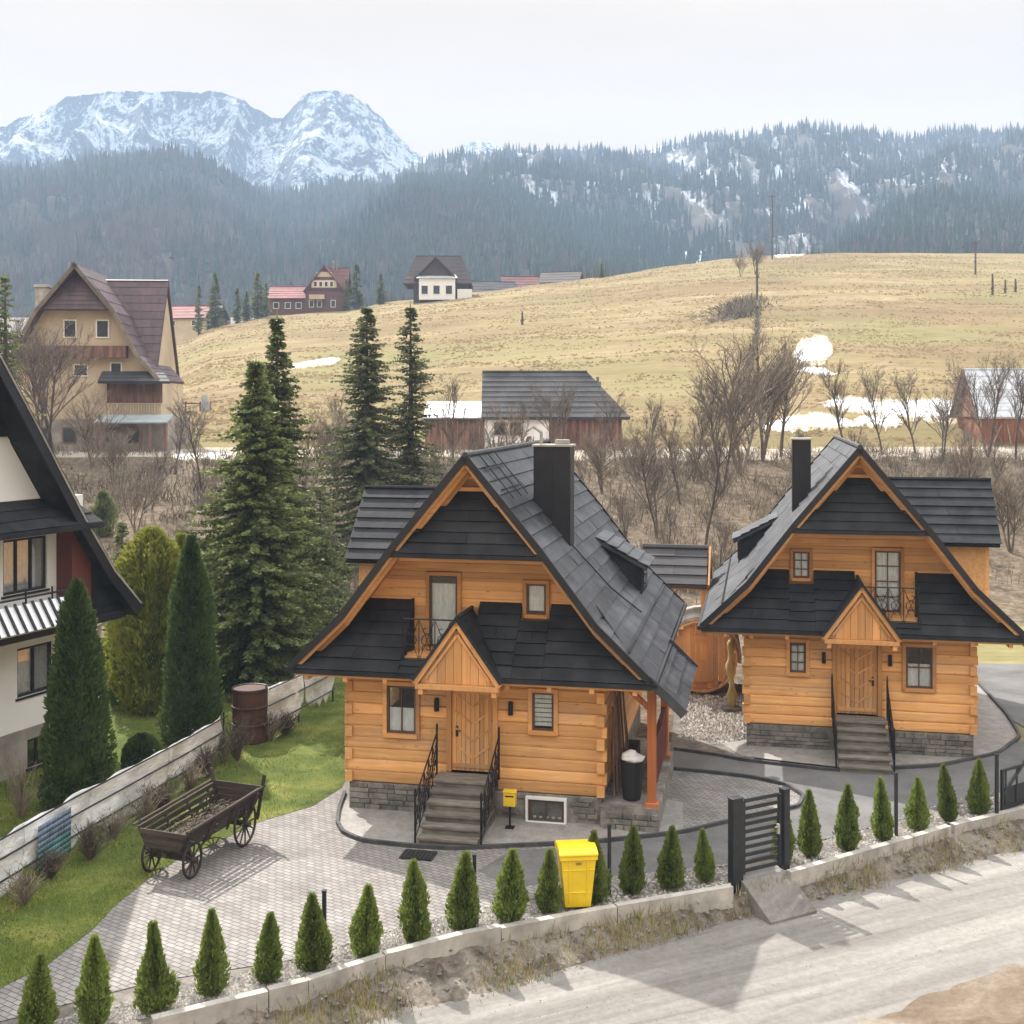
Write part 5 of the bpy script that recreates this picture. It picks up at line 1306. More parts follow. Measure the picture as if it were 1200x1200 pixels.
# ================================================================ VEGETATION
def diamond(mb, p, d, w, l, c=None, up=None):
    """one leaf-sized spray: a pointed four-cornered face"""
    d = d.normalized(); s = d.cross(up if up is not None else Vector((random.uniform(-1,1), random.uniform(-1,1), random.uniform(-1,1))))
    if s.length < 1e-4: s = Vector((1,0,0))
    s.normalize()
    b = len(mb.v); q = p+d*l*.45
    mb.v += [tuple(p), tuple(q+s*w), tuple(p+d*l), tuple(q-s*w)]; mb.f.append([b, b+1, b+2, b+3]); mb.m.append(0); mb.c.append(random.random() if c is None else c)
def tree_root(name, loc, label, cat, group=None, rz=None): return empty(name, loc, random.uniform(0, 6.28) if rz is None else rz, label, cat, group)
def spruce_mesh(H, Rm, seed, whorls=34, per=8, step=.16, ll=.28, sparse=0, base=.06, crown=.75):
    rnd = random.Random(seed); st = random.getstate(); random.seed(seed)
    cr = MB(); tk = MB()
    tk.tube([(0,0,-.3), (.02,.01,H*.4), (0,.02,H*.75), (0,0,H*.99)], [H*.018+.05, H*.013+.03, H*.006+.015, .012], 8)
    bl = MB()
    for wi in range(whorls):
        t0 = base+(1-base)*(wi/whorls)
        for k in range(per):
            t = min(.985, t0+(1-base)*rnd.random()/whorls*1.3); z = H*t; r0 = Rm*min(1, (1-t)*1.25)**crown*(1 if t > base+.08 else .75)
            if rnd.random() < sparse: continue
            a = rnd.uniform(0, 6.28); r = r0*(1+.38*noise.noise((math.cos(a)*1.3+seed, math.sin(a)*1.3, z*.75)))*(rnd.uniform(.55, 1.12) if rnd.random() > sparse else rnd.uniform(.25, 1.4))
            if r < .12: r = .12
            dr = Vector((math.cos(a), math.sin(a), 0)); droop = r*rnd.uniform(.0, .45)*(1 if t < .62 else rnd.uniform(-1.2, .3)); n = max(2, int(r/step))
            sd = Vector((-dr.y, dr.x, 0)); pts = []
            for i in range(n+1):
                s = i/n; pts.append(dr*(r*s)+Vector((0, 0, z-droop*(s**.8)+.35*droop*s**3+rnd.uniform(-.03, .03))))
            tk.tube([pts[0], pts[len(pts)//2], pts[-1]], [.022, .014, .006], 3, cap=False)
            shade = rnd.random()
            for i, p in enumerate(pts[1:], 1):
                s = i/n; w = (1-s*.55)
                for sg in (-1, 1, 0):
                    for q in range(2 if sg else 1):
                        d = dr*(.75)+sd*sg*rnd.uniform(.5, 1.1)+Vector((0,0,rnd.uniform(-.55, .12)))
                        diamond(cr, p+Vector((rnd.uniform(-.05,.05), rnd.uniform(-.05,.05), rnd.uniform(-.06,.04))), d, ll*.16*rnd.uniform(.7,1.3), ll*w*rnd.uniform(.6, 1.35), shade*.6+rnd.random()*.4)
                if rnd.random() < .6: diamond(cr, p, Vector((rnd.uniform(-.2,.2), rnd.uniform(-.2,.2), -1)), ll*.13, ll*.8*w, shade*.5)
    diamond(cr, Vector((0,0,H*.97)), Vector((0,0,1)), .05, H*.05)
    random.setstate(st); return cr, tk
def plant(name, loc, meshes, mats, parts, label, cat, group=None, sc=1, rz=None, szz=None):
    root = tree_root(name, loc, label, cat, group, rz)
    for mb, m, pn in zip(meshes, mats, parts): mb.build(pn, m, root)
    root.scale = (sc, sc, szz or sc); return root
SP = ('crown', 'trunk')
def gbase(px, py): return G(px, py, 0)
plant('spruce_tree', G(300, 806), spruce_mesh(11.3, 3.0, 11, 58, 15, .15, .34, .1, .03, .95), (M['spruce'], M['bark']), SP, 'dense broad dark spruce behind the rusty drum, the fullest of the spruces', 'tree', 'spruces in the middle distance')
plant('spruce_tree', Vector(((322-600)*47/F, 47.5, 0)), spruce_mesh(13.3, 2.7, 12, 54, 13, .17, .34, .15, .05, .98), (M['spruce'], M['bark']), SP, 'tall dark spruce close behind the fullest spruce, its tip rising above it', 'tree', 'spruces in the middle distance')
def gz(px, Y): return Vector(((px-600)*Y/F, Y, ground_z((px-600)*Y/F, Y)))
plant('spruce_tree', gz(430, 62), spruce_mesh(13.4, 2.9, 13, 52, 14, .18, .36, .22, .04, .8), (M['spruceb'], M['bark']), SP, 'open ragged spruce, left one of the thin pair left of the old barn', 'tree', 'spruces in the middle distance')
plant('spruce_tree', gz(481, 63), spruce_mesh(13.3, 2.25, 14, 50, 11, .18, .32, .24, .04, .7), (M['spruceb'], M['bark']), SP, 'open ragged spruce, right and slimmer one of the thin pair left of the old barn', 'tree', 'spruces in the middle distance')
plant('spruce_tree', gz(6, 70), spruce_mesh(14.0, 2.3, 15, 36, 8, .2, .32, .1), (M['spruce'], M['bark']), SP, 'dark spruce cut by the left edge above the white guest house roof', 'tree', 'spruces in the middle distance')
plant('spruce_tree', Vector(((143-600)*46/F, 46, 0)), spruce_mesh(5.2, .95, 16, 30, 7, .12, .2), (M['spruce'], M['bark']), SP, 'small slim dark spruce just right of the white guest house roof', 'tree', 'spruces in the middle distance')
plant('spruce_tree', gz(375, 52), spruce_mesh(6.2, 1.9, 17, 30, 8, .16, .26, .1, .02, .8), (M['spruceb'], M['bark']), SP, 'short pale green spruce filling the gap left of the nearer timber house', 'tree', 'spruces in the middle distance')

# ---- thujas: dense columns of upright sprays over a ragged profile
def thuja_mesh(H, Rm, seed, n, ll, prof=None, rag=.12, tip=1):
    st = random.getstate(); random.seed(seed); cr = MB(); tk = MB()
    tk.tube([(0,0,-.15), (0,0,H*.5), (0,0,H*.9)], [Rm*.14+.01, Rm*.09, .008], 6)
    prof = prof or [(0,.55), (.08,.85), (.22,1), (.45,.82), (.7,.52), (.88,.24), (1,.03)]
    na, nb = 14, 12; core = []                           # added inner core of foliage in the darker tints, filling the gaps
    for i in range(nb+1):
        for j in range(na):
            a = 2*math.pi*j/na; t = .02+.93*i/nb
            r = Rm*interp_lin(prof, t)*.70*(1+rag*1.6*noise.noise((math.cos(a)*1.7, math.sin(a)*1.7, t*H/Rm*.9+seed)))*random.uniform(.88, 1.08)
            core.append((r*math.cos(a), r*math.sin(a), H*t))
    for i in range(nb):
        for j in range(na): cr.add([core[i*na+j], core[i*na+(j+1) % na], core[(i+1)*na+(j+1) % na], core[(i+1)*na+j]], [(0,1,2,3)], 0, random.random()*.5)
    for i in range(n):
        t = random.random()**.85; a = random.uniform(0, 6.28)
        lump = 1+rag*1.6*noise.noise((math.cos(a)*1.7, math.sin(a)*1.7, t*H/Rm*.9+seed))+rag*noise.noise((math.cos(a)*5, math.sin(a)*5, t*H/Rm*3+seed))
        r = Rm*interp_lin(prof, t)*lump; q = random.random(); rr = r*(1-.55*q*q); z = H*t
        o = Vector((math.cos(a), math.sin(a), 0)); p = o*rr+Vector((0,0,z))
        d = o*random.uniform(.25, .75)+Vector((random.uniform(-.3,.3), random.uniform(-.3,.3), random.uniform(.35, 1.1)))
        up = o.cross(Vector((0,0,1)))+Vector((random.uniform(-.7,.7), random.uniform(-.7,.7), random.uniform(-.7,.7)))
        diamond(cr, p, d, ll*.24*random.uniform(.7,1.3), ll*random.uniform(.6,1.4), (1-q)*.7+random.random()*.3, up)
    for i in range(int(6*tip)): diamond(cr, Vector((random.uniform(-.02,.02), random.uniform(-.02,.02), H*random.uniform(.93, 1.0))), Vector((random.uniform(-.15,.15), random.uniform(-.15,.15), 1)), ll*.16, ll*1.1)
    random.setstate(st); return cr, tk
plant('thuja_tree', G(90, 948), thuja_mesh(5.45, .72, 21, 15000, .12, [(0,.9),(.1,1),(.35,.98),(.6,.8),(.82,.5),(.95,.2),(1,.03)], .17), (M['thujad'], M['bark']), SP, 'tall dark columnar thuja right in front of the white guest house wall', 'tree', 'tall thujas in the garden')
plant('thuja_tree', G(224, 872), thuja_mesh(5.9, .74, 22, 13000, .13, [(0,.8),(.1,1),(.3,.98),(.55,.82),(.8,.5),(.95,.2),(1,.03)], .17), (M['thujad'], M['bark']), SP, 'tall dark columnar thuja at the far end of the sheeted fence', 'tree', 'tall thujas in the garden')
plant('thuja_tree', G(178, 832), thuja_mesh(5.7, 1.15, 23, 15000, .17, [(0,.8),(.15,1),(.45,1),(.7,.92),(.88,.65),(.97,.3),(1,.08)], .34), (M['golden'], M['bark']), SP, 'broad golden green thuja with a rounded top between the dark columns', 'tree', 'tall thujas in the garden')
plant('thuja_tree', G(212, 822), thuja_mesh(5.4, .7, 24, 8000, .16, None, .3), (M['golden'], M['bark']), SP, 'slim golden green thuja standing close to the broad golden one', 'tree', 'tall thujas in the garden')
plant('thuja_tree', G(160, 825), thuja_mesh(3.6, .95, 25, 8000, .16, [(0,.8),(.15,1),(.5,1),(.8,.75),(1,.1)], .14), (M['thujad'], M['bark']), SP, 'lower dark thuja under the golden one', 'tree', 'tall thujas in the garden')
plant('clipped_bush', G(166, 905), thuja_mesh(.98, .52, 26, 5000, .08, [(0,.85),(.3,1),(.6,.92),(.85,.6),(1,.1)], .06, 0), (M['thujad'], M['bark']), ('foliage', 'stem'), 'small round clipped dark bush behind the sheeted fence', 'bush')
# hedge along the street
HEDGE = [(42,1213,1122),(110,1200,1102),(183,1184,1085),(248,1166,1070),(313,1151,1073),(369,1136,1050),(428,1120,1040),(488,1108,1017),(542,1095,1007),(597,1083,1000),(643,1069,1000),(697,1058,978),(740,1047,972),(785,1040,970),(827,1033,975),(917,1006,945),(949,1003,930),(993,996,923),(1035,988,918),(1075,977,918),(1112,971,908),(1147,966,906)]
HL = ['young hedge thuja at the bottom left corner, leftmost of the row','young hedge thuja with a sharp tip, second from the left end of the row','thin brownish young hedge thuja with a bare tip, third from the left end','full young hedge thuja, fourth from the left end of the row','plump young hedge thuja, fifth from the left end of the row','young hedge thuja standing against the leftmost dark fence post','young hedge thuja just right of the leftmost dark fence post','tall narrow bright green hedge thuja in front of the paved yard','young hedge thuja just left of the second dark fence post','young hedge thuja just right of the second dark fence post','young hedge thuja touching the left side of the yellow bin','slim young hedge thuja half hidden behind the yellow bin at its right side','young hedge thuja first right of the dark post by the bin','young hedge thuja second right of the dark post by the bin','young hedge thuja just left of the street gate','slim young hedge thuja partly behind the right post of the street gate','young hedge thuja second right of the street gate','narrow young hedge thuja third right of the street gate','young hedge thuja just left of the post in front of the farther house','small young hedge thuja just right of the post in front of the farther house','young hedge thuja second from the right end of the row','broad dark young hedge thuja at the right end of the row']
hv = []
for k in range(5):
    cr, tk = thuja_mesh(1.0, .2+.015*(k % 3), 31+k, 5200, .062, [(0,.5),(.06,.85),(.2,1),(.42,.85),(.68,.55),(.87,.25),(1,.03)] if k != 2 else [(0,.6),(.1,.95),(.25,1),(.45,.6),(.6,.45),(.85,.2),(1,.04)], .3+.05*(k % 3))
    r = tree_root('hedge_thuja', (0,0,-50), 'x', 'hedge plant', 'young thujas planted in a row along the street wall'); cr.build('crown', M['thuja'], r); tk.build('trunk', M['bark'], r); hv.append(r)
used = set()
for i, (px, yb, yt) in enumerate(HEDGE):
    k = 2 if i == 2 else [0,1,3,4][i % 4]
    o = hv[k] if k not in used else copy_tree(hv[k]); used.add(k)
    yb2 = min(yb, wall_py(px)-5); p = G(px, yb2, 0); h = (yb-yt)*p.y/F; o.location = p; o.rotation_euler = (random.uniform(-.07,.07), random.uniform(-.07,.07), i*1.9); s = h*random.uniform(.74, 1.02); o.scale = (s*random.uniform(.9,1.12), s, h); o['label'] = HL[i]

# ---- bare trees
def bare_mesh(H, seed, spread=.5, levels=4, r0=None, multi=1, twig=.6):
    st = random.getstate(); random.seed(seed); tr = MB(); cr = MB(); r0 = r0 or H*.008+.018
    def grow(p, d, L, r, lv):
        n = 4; pts = [p]; q = p; dd = d
        for i in range(n):
            dd = (dd+Vector((random.uniform(-1,1), random.uniform(-1,1), random.uniform(-.4,.7)))*.16).normalized(); q = q+dd*L/n; pts.append(q)
        (tr if lv == 0 else cr).tube(pts, [lerp(r, r*.5, i/n) for i in range(n+1)], 6 if lv < 1 else 4 if lv < 2 else 3, cap=False)
        if lv >= levels: return
        k = [11, 7, 5, 4, 3][lv]
        for i in range(k):
            t = random.uniform(.3 if lv == 0 else .15, 1); j = min(n-1, int(t*n)); b = pts[j].lerp(pts[j+1], t*n-j)
            a = random.uniform(0, 6.28); e = random.uniform(.35, 1.0)*spread
            nd = (dd*1.0+Vector((math.cos(a), math.sin(a), random.uniform(-.1,.5)))*e*1.5).normalized(); nd.z = abs(nd.z)*.8+.18
            grow(b, nd.normalized(), L*random.uniform(.38, .62)*(1.15-t*.35), max(.006, r*.5*(1.1-t*.4)), lv+1)
    for m in range(multi):
        a = random.uniform(0, 6.28); d = Vector((math.cos(a)*.28*(multi > 1), math.sin(a)*.28*(multi > 1), 1)).normalized()
        grow(Vector((0,0,-.2)), d, H*random.uniform(.55, .66), r0, 0)
    random.setstate(st); return tr, cr
BARE = []
for k, (H, sp_, lv, mu, mat) in enumerate(((8, .6, 4, 1, 'twig'), (8, .5, 4, 2, 'twig'), (7, .75, 3, 3, 'twigp'), (9, .42, 4, 1, 'twig'), (6, .85, 3, 4, 'twigp'))):
    t, c = bare_mesh(H, 60+k, sp_, lv, None, mu); BARE.append((H, t, c, mat))
protos = {}
def bare(px, Y, h, k, label, z=None):
    H, t, c, mat = BARE[k]; loc = gz(px, Y)
    if k not in protos:
        r = tree_root('bare_tree', loc, label, 'tree', 'bare trees on the bank and by the houses'); t.build('trunk', M['bark' if mat == 'twig' else 'twigp'], r); c.build('branches', M[mat], r); protos[k] = r
    else: r = copy_tree(protos[k]); r['label'] = label; r.location = loc; r.rotation_euler.z = random.uniform(0, 6.28)
    s = h/H*.98; r.scale = (s*random.uniform(.9,1.15), s*random.uniform(.9,1.15), s)
BT = [
 (62, 84, 12, 0, 'big bare tree with a thick trunk in front of the big chalet'), (52, 82, 11, 1, 'bare forked tree in front of the left part of the big chalet'), (108, 80, 6.5, 2, 'many stemmed bare tree with splayed branches before the chalet porch'),
 (132, 76, 4.5, 4, 'low spreading bare tree below the chalet porch'), (20, 84, 13, 0, 'bare tree near the left edge over the white guest house roof'),
 (533, 78, 8, 3, 'slim bare tree in front of the snow roofed shed'), (655, 82, 6.5, 1, 'pale bare tree standing against the big grey barn roof'), (590, 80, 5.5, 2, 'low bare tree in front of the left half of the old barn'),
 (722, 82, 6, 0, 'small bare tree at the right end of the old barn'), (770, 66, 6.5, 1, 'bare tree on the bank right of the wide double chimney'), (797, 72, 7, 3, 'thin upright bare tree on the bank above the wooden shelter'), (826, 64, 8.5, 0, 'dark bare tree on the bank between the two houses'),
 (868, 78, 11.5, 2, 'large splayed bare tree just left of the slim single chimney'), (893, 82, 11, 4, 'wide many stemmed bare tree behind the slim single chimney'), (846, 74, 9, 1, 'forked bare tree left of the large splayed one'), (915, 84, 9.5, 1, 'reddish bare tree rising over the snow just right of the slim chimney'),
 (990, 86, 8.5, 3, 'thin bare sapling in front of the long snow patch, nearest its left end'), (1034, 85, 8, 3, 'thin bare sapling above the gable of the farther house'), (1073, 85, 7.5, 3, 'thin bare sapling above the dark side wing of the farther house'), (1158, 84, 8.5, 1, 'bare tree standing against the snow dusted roof of the small right barn'), (1190, 83, 9, 0, 'bare tree at the right edge against the small right barn'),
 (1105, 82, 6, 1, 'bare sapling left of the small right barn'), (1130, 70, 6, 2, 'bushy bare tree on the bank right of the dark side wing'), (1185, 64, 6, 4, 'bushy bare tree at the right edge behind the farther house'),
 (706, 74, 5, 4, 'bushy bare tree on the bank just right of the nearer ridge'), (745, 76, 5, 2, 'pale bushy bare tree on the bank near the roof edge of the nearer house'), (265, 60, 6.5, 1, 'bare tree half hidden left of the fullest spruce'), (357, 70, 8, 2, 'bare tree between the dark spruces and the thin pair'), (398, 72, 7, 4, 'bushy bare tree behind the left one of the thin spruces'), (236, 74, 7, 0, 'bare tree on the bank left of the dark spruces'),
 (160, 66, 5, 2, 'low bare tree behind the small slim spruce'), (885, 228, 8, 4, 'bare bush on the brush pile at the foot of the pole on the meadow'), (868, 224, 6, 2, 'grey bare bush beside the pole on the meadow')]
for b in BT: bare(*b)
for px, Y, h in ((300,70,6),(326,80,7),(372,66,5),(405,82,6),(505,70,5),(560,74,5.5),(612,84,5),(690,68,5),(735,62,4.5),(758,80,6),(781,60,4.5),(812,76,6.5),(838,58,4.5),(936,74,5),(1012,76,4.5),(1092,66,5),(1118,60,4.5),(1146,75,6),(1172,72,5),(1195,68,5),(205,78,6),(178,70,5)): bare(px, Y, h, 3, 'thin upright leafless sapling growing in the scrub of the bank')
# young tree with a bare stem and a small green crown
def young():
    root = tree_root('young_tree', Vector(((200-600)*44/F, 44, 0)), 'young slender tree with a thin stem and loose pale green crown', 'tree')
    t, c = bare_mesh(4.6, 90, .45, 2, .05); t.build('trunk', M['bark'], root); c.build('branches', M['twig'], root)
    cr = MB()
    for i in range(2600):
        a = random.uniform(0, 6.28); z = random.uniform(2.0, 4.7); r = .62*math.sin(math.pi*min(1, (z-1.75)/3.1))**.7*random.random()**.5
        diamond(cr, Vector((r*math.cos(a), r*math.sin(a), z)), Vector((random.uniform(-1,1), random.uniform(-1,1), random.uniform(-.3,1))), .022, .12)
    cr.build('crown', M['spruceb'], root)
young()

M['drystalk'] = simple('dry_stalk', (.33,.26,.17), .9, .4, .4, tint=.4, b_st=0)
# ---- scrub on the bank: thousands of thin twigs and dead stalks, nobody could count it
def scrub():
    st = random.getstate(); random.seed(5); mb = MB()
    for i in range(5200):
        Y = random.uniform(50, 88); px = random.uniform(-60, 1260)
        if px < 420 and Y < 58 and random.random() < .6: continue
        if px > 1090 and Y < 58: continue
        X = (px-600)*Y/F; d = fbm(X*.13, Y*.13, 21, 3)
        if d < random.uniform(-.55, .3): continue
        z = ground_z(X, Y); h = random.uniform(.35, 1.5)*(1+.5*d)*(.55 if Y > 82 or px < 260 else 1)
        for k in range(random.randint(5, 9)):
            a = random.uniform(0, 6.28); s = random.uniform(.05, .6)*h; p = Vector((X+random.uniform(-.5,.5), Y+random.uniform(-.5,.5), z-.05)); q = p+Vector((math.cos(a)*s, math.sin(a)*s, h*random.uniform(.5, 1.1))); m = p.lerp(q, .5)+Vector((random.uniform(-.1,.1), random.uniform(-.1,.1), .06))
            b = len(mb.v); w = random.uniform(.010, .024)
            mb.v += [(p.x-w,p.y,p.z),(p.x+w,p.y,p.z),(m.x+w*.8,m.y+w,m.z),(m.x-w*.8,m.y-w,m.z),(q.x,q.y,q.z)]; c = random.random(); mm = 1 if d < .1 and random.random() < .5 else 0
            mb.f += [[b,b+1,b+2,b+3],[b+3,b+2,b+4]]; mb.m += [mm,mm]; mb.c += [c,c]
            for j in range(3):
                e = m.lerp(q, random.random()); f = e+Vector((random.uniform(-.25,.25), random.uniform(-.25,.25), random.uniform(.05,.35)))
                b = len(mb.v); mb.v += [(e.x-.009,e.y,e.z),(e.x+.009,e.y,e.z),tuple(f)]; mb.f.append([b,b+1,b+2]); mb.m.append(0); mb.c.append(c)
    random.setstate(st); o = mb.build('scrub', [M['scrub'], M['drystalk']]); tag(o, 'dense leafless brown scrub covering the bank behind the houses', 'scrub', kind='stuff')
scrub()
def brush_pile():
    mb = MB(); p0 = on_ground(868, 362, 100, 330)
    for i in range(900):
        px = random.gauss(862, 20); py = random.uniform(352, 372)+(862-px)*.18+3
        p = on_ground(px, py, 150, 300); h = random.uniform(.3, 1.6)*math.exp(-((px-876)/22)**2)+.25
        q = p+Vector((random.uniform(-1,1), random.uniform(-1,1), h)); mb.tube([p, q], [.06, .02], 3, cap=False)
    for i in range(700):                                  # the line of dead growth running down from the pile
        t = random.random(); px = lerp(888, 862, t)+random.gauss(0, 1.3)+5*math.sin(t*5); py = lerp(362, 486, t)
        p = on_ground(px, py, 95, 280); k = p.y/220
        for j in range(2):
            q = p+Vector((random.uniform(-.5,.5), random.uniform(-.5,.5), random.uniform(.05, .6))); mb.tube([p, q], [.05*k+.01, .015], 3, cap=False)
    o = mb.build('brush_pile', M['scrub']); tag(o, 'dark brush pile and dead growth around the pole on the meadow', 'brush', kind='stuff')
brush_pile()
def meadow_tufts():
    st = random.getstate(); random.seed(12); mb = MB()
    for i in range(90000):
        px = random.uniform(150, 1260); Y = 96+190*random.random()**1.3
        if Y > interp(CRY, px)-2: continue
        X = (px-600)*Y/F; d = fbm(X*.10, Y*.30, 31, 3)+.5*fbm(X*.02, Y*.06, 8, 2)
        if d < random.uniform(-.15, .55): continue
        z = ground_z(X, Y); h = random.uniform(.06, .22); w = random.uniform(.06, .4); b = len(mb.v)
        mb.v += [(X-w, Y, z-.05), (X+w, Y+.05, z-.05), (X+random.uniform(-.15,.15), Y, z+h)]; mb.f.append([b, b+1, b+2]); mb.m.append(random.choice((0, 0, 1, 1, 1, 1, 1))); mb.c.append(random.random())
    random.setstate(st); o = mb.build('meadow_grass', [M['drygr2'], M['drygr3']]); tag(o, 'rough dry grass tufts and dead stalks on the meadow', 'grass', kind='stuff')
M['drygr2'] = leafmat('brown_grass_tufts', (.20,.155,.085), (.33,.265,.15), .5, .3)
M['drygr3'] = leafmat('pale_grass_tufts', (.27,.205,.115), (.42,.33,.21), .5, .3)
meadow_tufts()
# grass blades on the lawn and the bank, pebbles in the beds
def inside(p, poly):
    c = False; n = len(poly)
    for i in range(n):
        a, b = poly[i], poly[i-1]
        if (a.y > p[1]) != (b.y > p[1]) and p[0] < (b.x-a.x)*(p[1]-a.y)/(b.y-a.y)+a.x: c = not c
    return c
def grass():
    st = random.getstate(); random.seed(8); mb = MB(); n = 0
    while n < 42000:
        py = random.uniform(760, 1190); px = random.uniform(-40, 460); p = G(px, py, 0)
        if random.random() > (600/(py-300))**0 or not inside((p.x, p.y), LAWN_P): 
            n += .2; continue
        n += 1; h = random.uniform(.03, .085)*(1+.8*noise.noise((p.x*.7, p.y*.7, 0))); w = .008+.004*random.random(); a = random.uniform(0, 6.28)
        b = len(mb.v); dx, dy = math.cos(a)*w, math.sin(a)*w
        mb.v += [(p.x-dx,p.y-dy,.005),(p.x+dx,p.y+dy,.005),(p.x+random.uniform(-.04,.04),p.y+random.uniform(-.04,.04),h)]; mb.f.append([b,b+1,b+2]); mb.m.append(1 if random.random() < .12+.5*max(0, noise.noise((p.x*.5, p.y*.5, 7))) else 0); mb.c.append(random.random())
    o = mb.build('grass', [M['grasscl'], M['drygr']]); tag(o, 'short green lawn grass beside the paving', 'grass', kind='stuff')
    mb = MB()
    for i in range(17000):
        j = random.randrange(len(BANK)); p = BANK[j]+Vector((random.uniform(-.12,.12), random.uniform(-.12,.12), 0))
        if 600+F*p.x/p.y < 160 or noise.noise((p.x*.6, p.y*.6, 4)) < random.uniform(-.3,.35): continue
        h = random.uniform(.06, .26); w = .010; a = random.uniform(0, 6.28); b = len(mb.v)
        mb.v += [(p.x-w,p.y,p.z-.02),(p.x+w,p.y,p.z-.02),(p.x+random.uniform(-.1,.1),p.y+random.uniform(-.1,.1),p.z+h)]; mb.f.append([b,b+1,b+2]); mb.m.append(0 if random.random() < .18 else 1); mb.c.append(random.random())
    o = mb.build('dry_grass', [M['grasscl'], M['drygr']]); tag(o, 'dry yellow grass tufts on the stony street bank', 'grass', kind='stuff')
    random.setstate(st)
grass()
def pebbles():
    st = random.getstate(); random.seed(9); mb = MB()
    def stone(p, s, mi=0):
        b = len(mb.v); r = [Vector((random.uniform(.6,1.2)*x*s, random.uniform(.6,1.2)*y*s, random.uniform(.5,.9)*z*s)) for x, y, z in ((1,0,0),(0,1,0),(-1,0,0),(0,-1,0),(0,0,1))]
        mb.v += [tuple(p+q) for q in r]; c = random.random()
        for i in range(4): mb.f.append([b+i, b+(i+1) % 4, b+4]); mb.m.append(mi); mb.c.append(c)
    for i in range(7000):
        px = random.uniform(-20, 1220); t = random.random(); p = G(px, wall_py(px)-3-t*24, 0)
        if abs(px-892) < 30: continue
        stone(p+Vector((0,0,-.01)), random.uniform(.015, .05))
    for i in range(4200):                                  # rubble between the houses
        px = random.uniform(796, 872); py = random.uniform(802, 880)
        if py > 872-abs(px-840)*.15: continue
        stone(G(px, py, 0)+Vector((0,0,.0)), random.uniform(.03, .11))
    for i in range(2600):
        j = random.randrange(len(BANK)); p = BANK[j]+Vector((random.uniform(-.15,.15), random.uniform(-.15,.15), -.01)); mi_ = 1; stone(p, random.uniform(.015, .06), 1)
    for i in range(500):
        px = random.uniform(300, 1200); stone(G(px, wall_py(px)+random.uniform(50, 150), ZR), random.uniform(.006, .02), 1)
    random.setstate(st); o = mb.build('pebbles', [M['pebble'], M['stone']]); tag(o, 'pale pebbles in the hedge bed and rubble between the houses', 'pebbles', kind='stuff')
flat('rubble_ground', [(794,800),(876,800),(884,894),(840,890),(784,893)], .003, M['bed'])
pebbles()
# low leafless shrubs along the foot of the sheeted fence
def shrub(px, py, h, w, label, mat='twigp', n=46):
    mb = MB(); st = MB()
    for i in range(n):
        a = random.uniform(0, 6.28); s = random.random()*w; q = Vector((math.cos(a)*s, math.sin(a)*s, h*random.uniform(.5, 1.1))); m = q*.5+Vector((random.uniform(-.1,.1), random.uniform(-.1,.1), .08))
        mb.tube([(0,0,0), m, q], [.014, .009, .004], 3, cap=False)
        for k in range(4):
            e = m.lerp(q, random.random()); mb.tube([e, e+Vector((random.uniform(-.15,.15), random.uniform(-.15,.15), random.uniform(0,.2)))], [.006, .003], 3, cap=False)
    tag(mb.build('bare_shrub', M[mat], loc=G(px, py)), label, 'shrub', 'leafless shrubs by the sheeted fence')
for a in ((170,962,.7,.6,'leafless shrub at the fence just behind the cart'),(130,985,.6,.6,'leafless shrub at the fence just right of the teal banner'),(28,1062,.6,.6,'leafless shrub under the left end of the sheeted fence'),(222,925,.6,.55,'leafless shrub at the fence above the cart'),(262,893,.9,.6,'tall leafless shrub at the right end of the long sheeted fence'),(318,868,.8,.6,'leafless shrub between the rusty drum and the short fence'),(25,960,1.3,.7,'big leafless shrub in front of the guest house cellar window'),(112,868,1.1,.6,'leafless shrub between the two dark thuja columns')): shrub(*a)
for a in ((60,1030,.5,.5,'dark tangled dead shrub in front of the teal banner'),(105,1008,.7,.6,'dark tangled dead shrub right of the teal banner'),(190,950,.6,.6,'dark tangled dead shrub between the fence and the cart'),(243,912,.8,.5,'dark tangled dead shrub left of the end post of the long fence'),(278,892,1.1,.6,'dark tangled dead shrub in front of the rusty drum'),(335,862,.6,.5,'dark tangled dead shrub under the short fence')): shrub(*a, mat='bark', n=70)
# evergreen and olive shrubs breaking up the bank
for i, (px, Y, h, w, lab) in enumerate(((352,62,2.6,1.2,'olive green shrub low on the bank right of the dark spruces'),(392,58,2.2,1.1,'olive green shrub on the bank left of the dark side wing'),(330,57,2.0,1.0,'olive green shrub behind the fullest spruce'),(240,58,2.4,1.2,'olive green shrub between the golden thuja and the fullest spruce'),(120,66,2.4,1.1,'olive green shrub on the bank over the guest house eave'))):
    cr, tk = thuja_mesh(h, w*.6, 140+i, 2600, .16, [(0,.6),(.2,1),(.5,1),(.8,.7),(1,.2)], .6, 0); plant('evergreen_shrub', gz(px, Y), (cr, tk), (M['spruceb'], M['bark']), ('foliage', 'stem'), lab, 'shrub', 'olive shrubs on the bank')
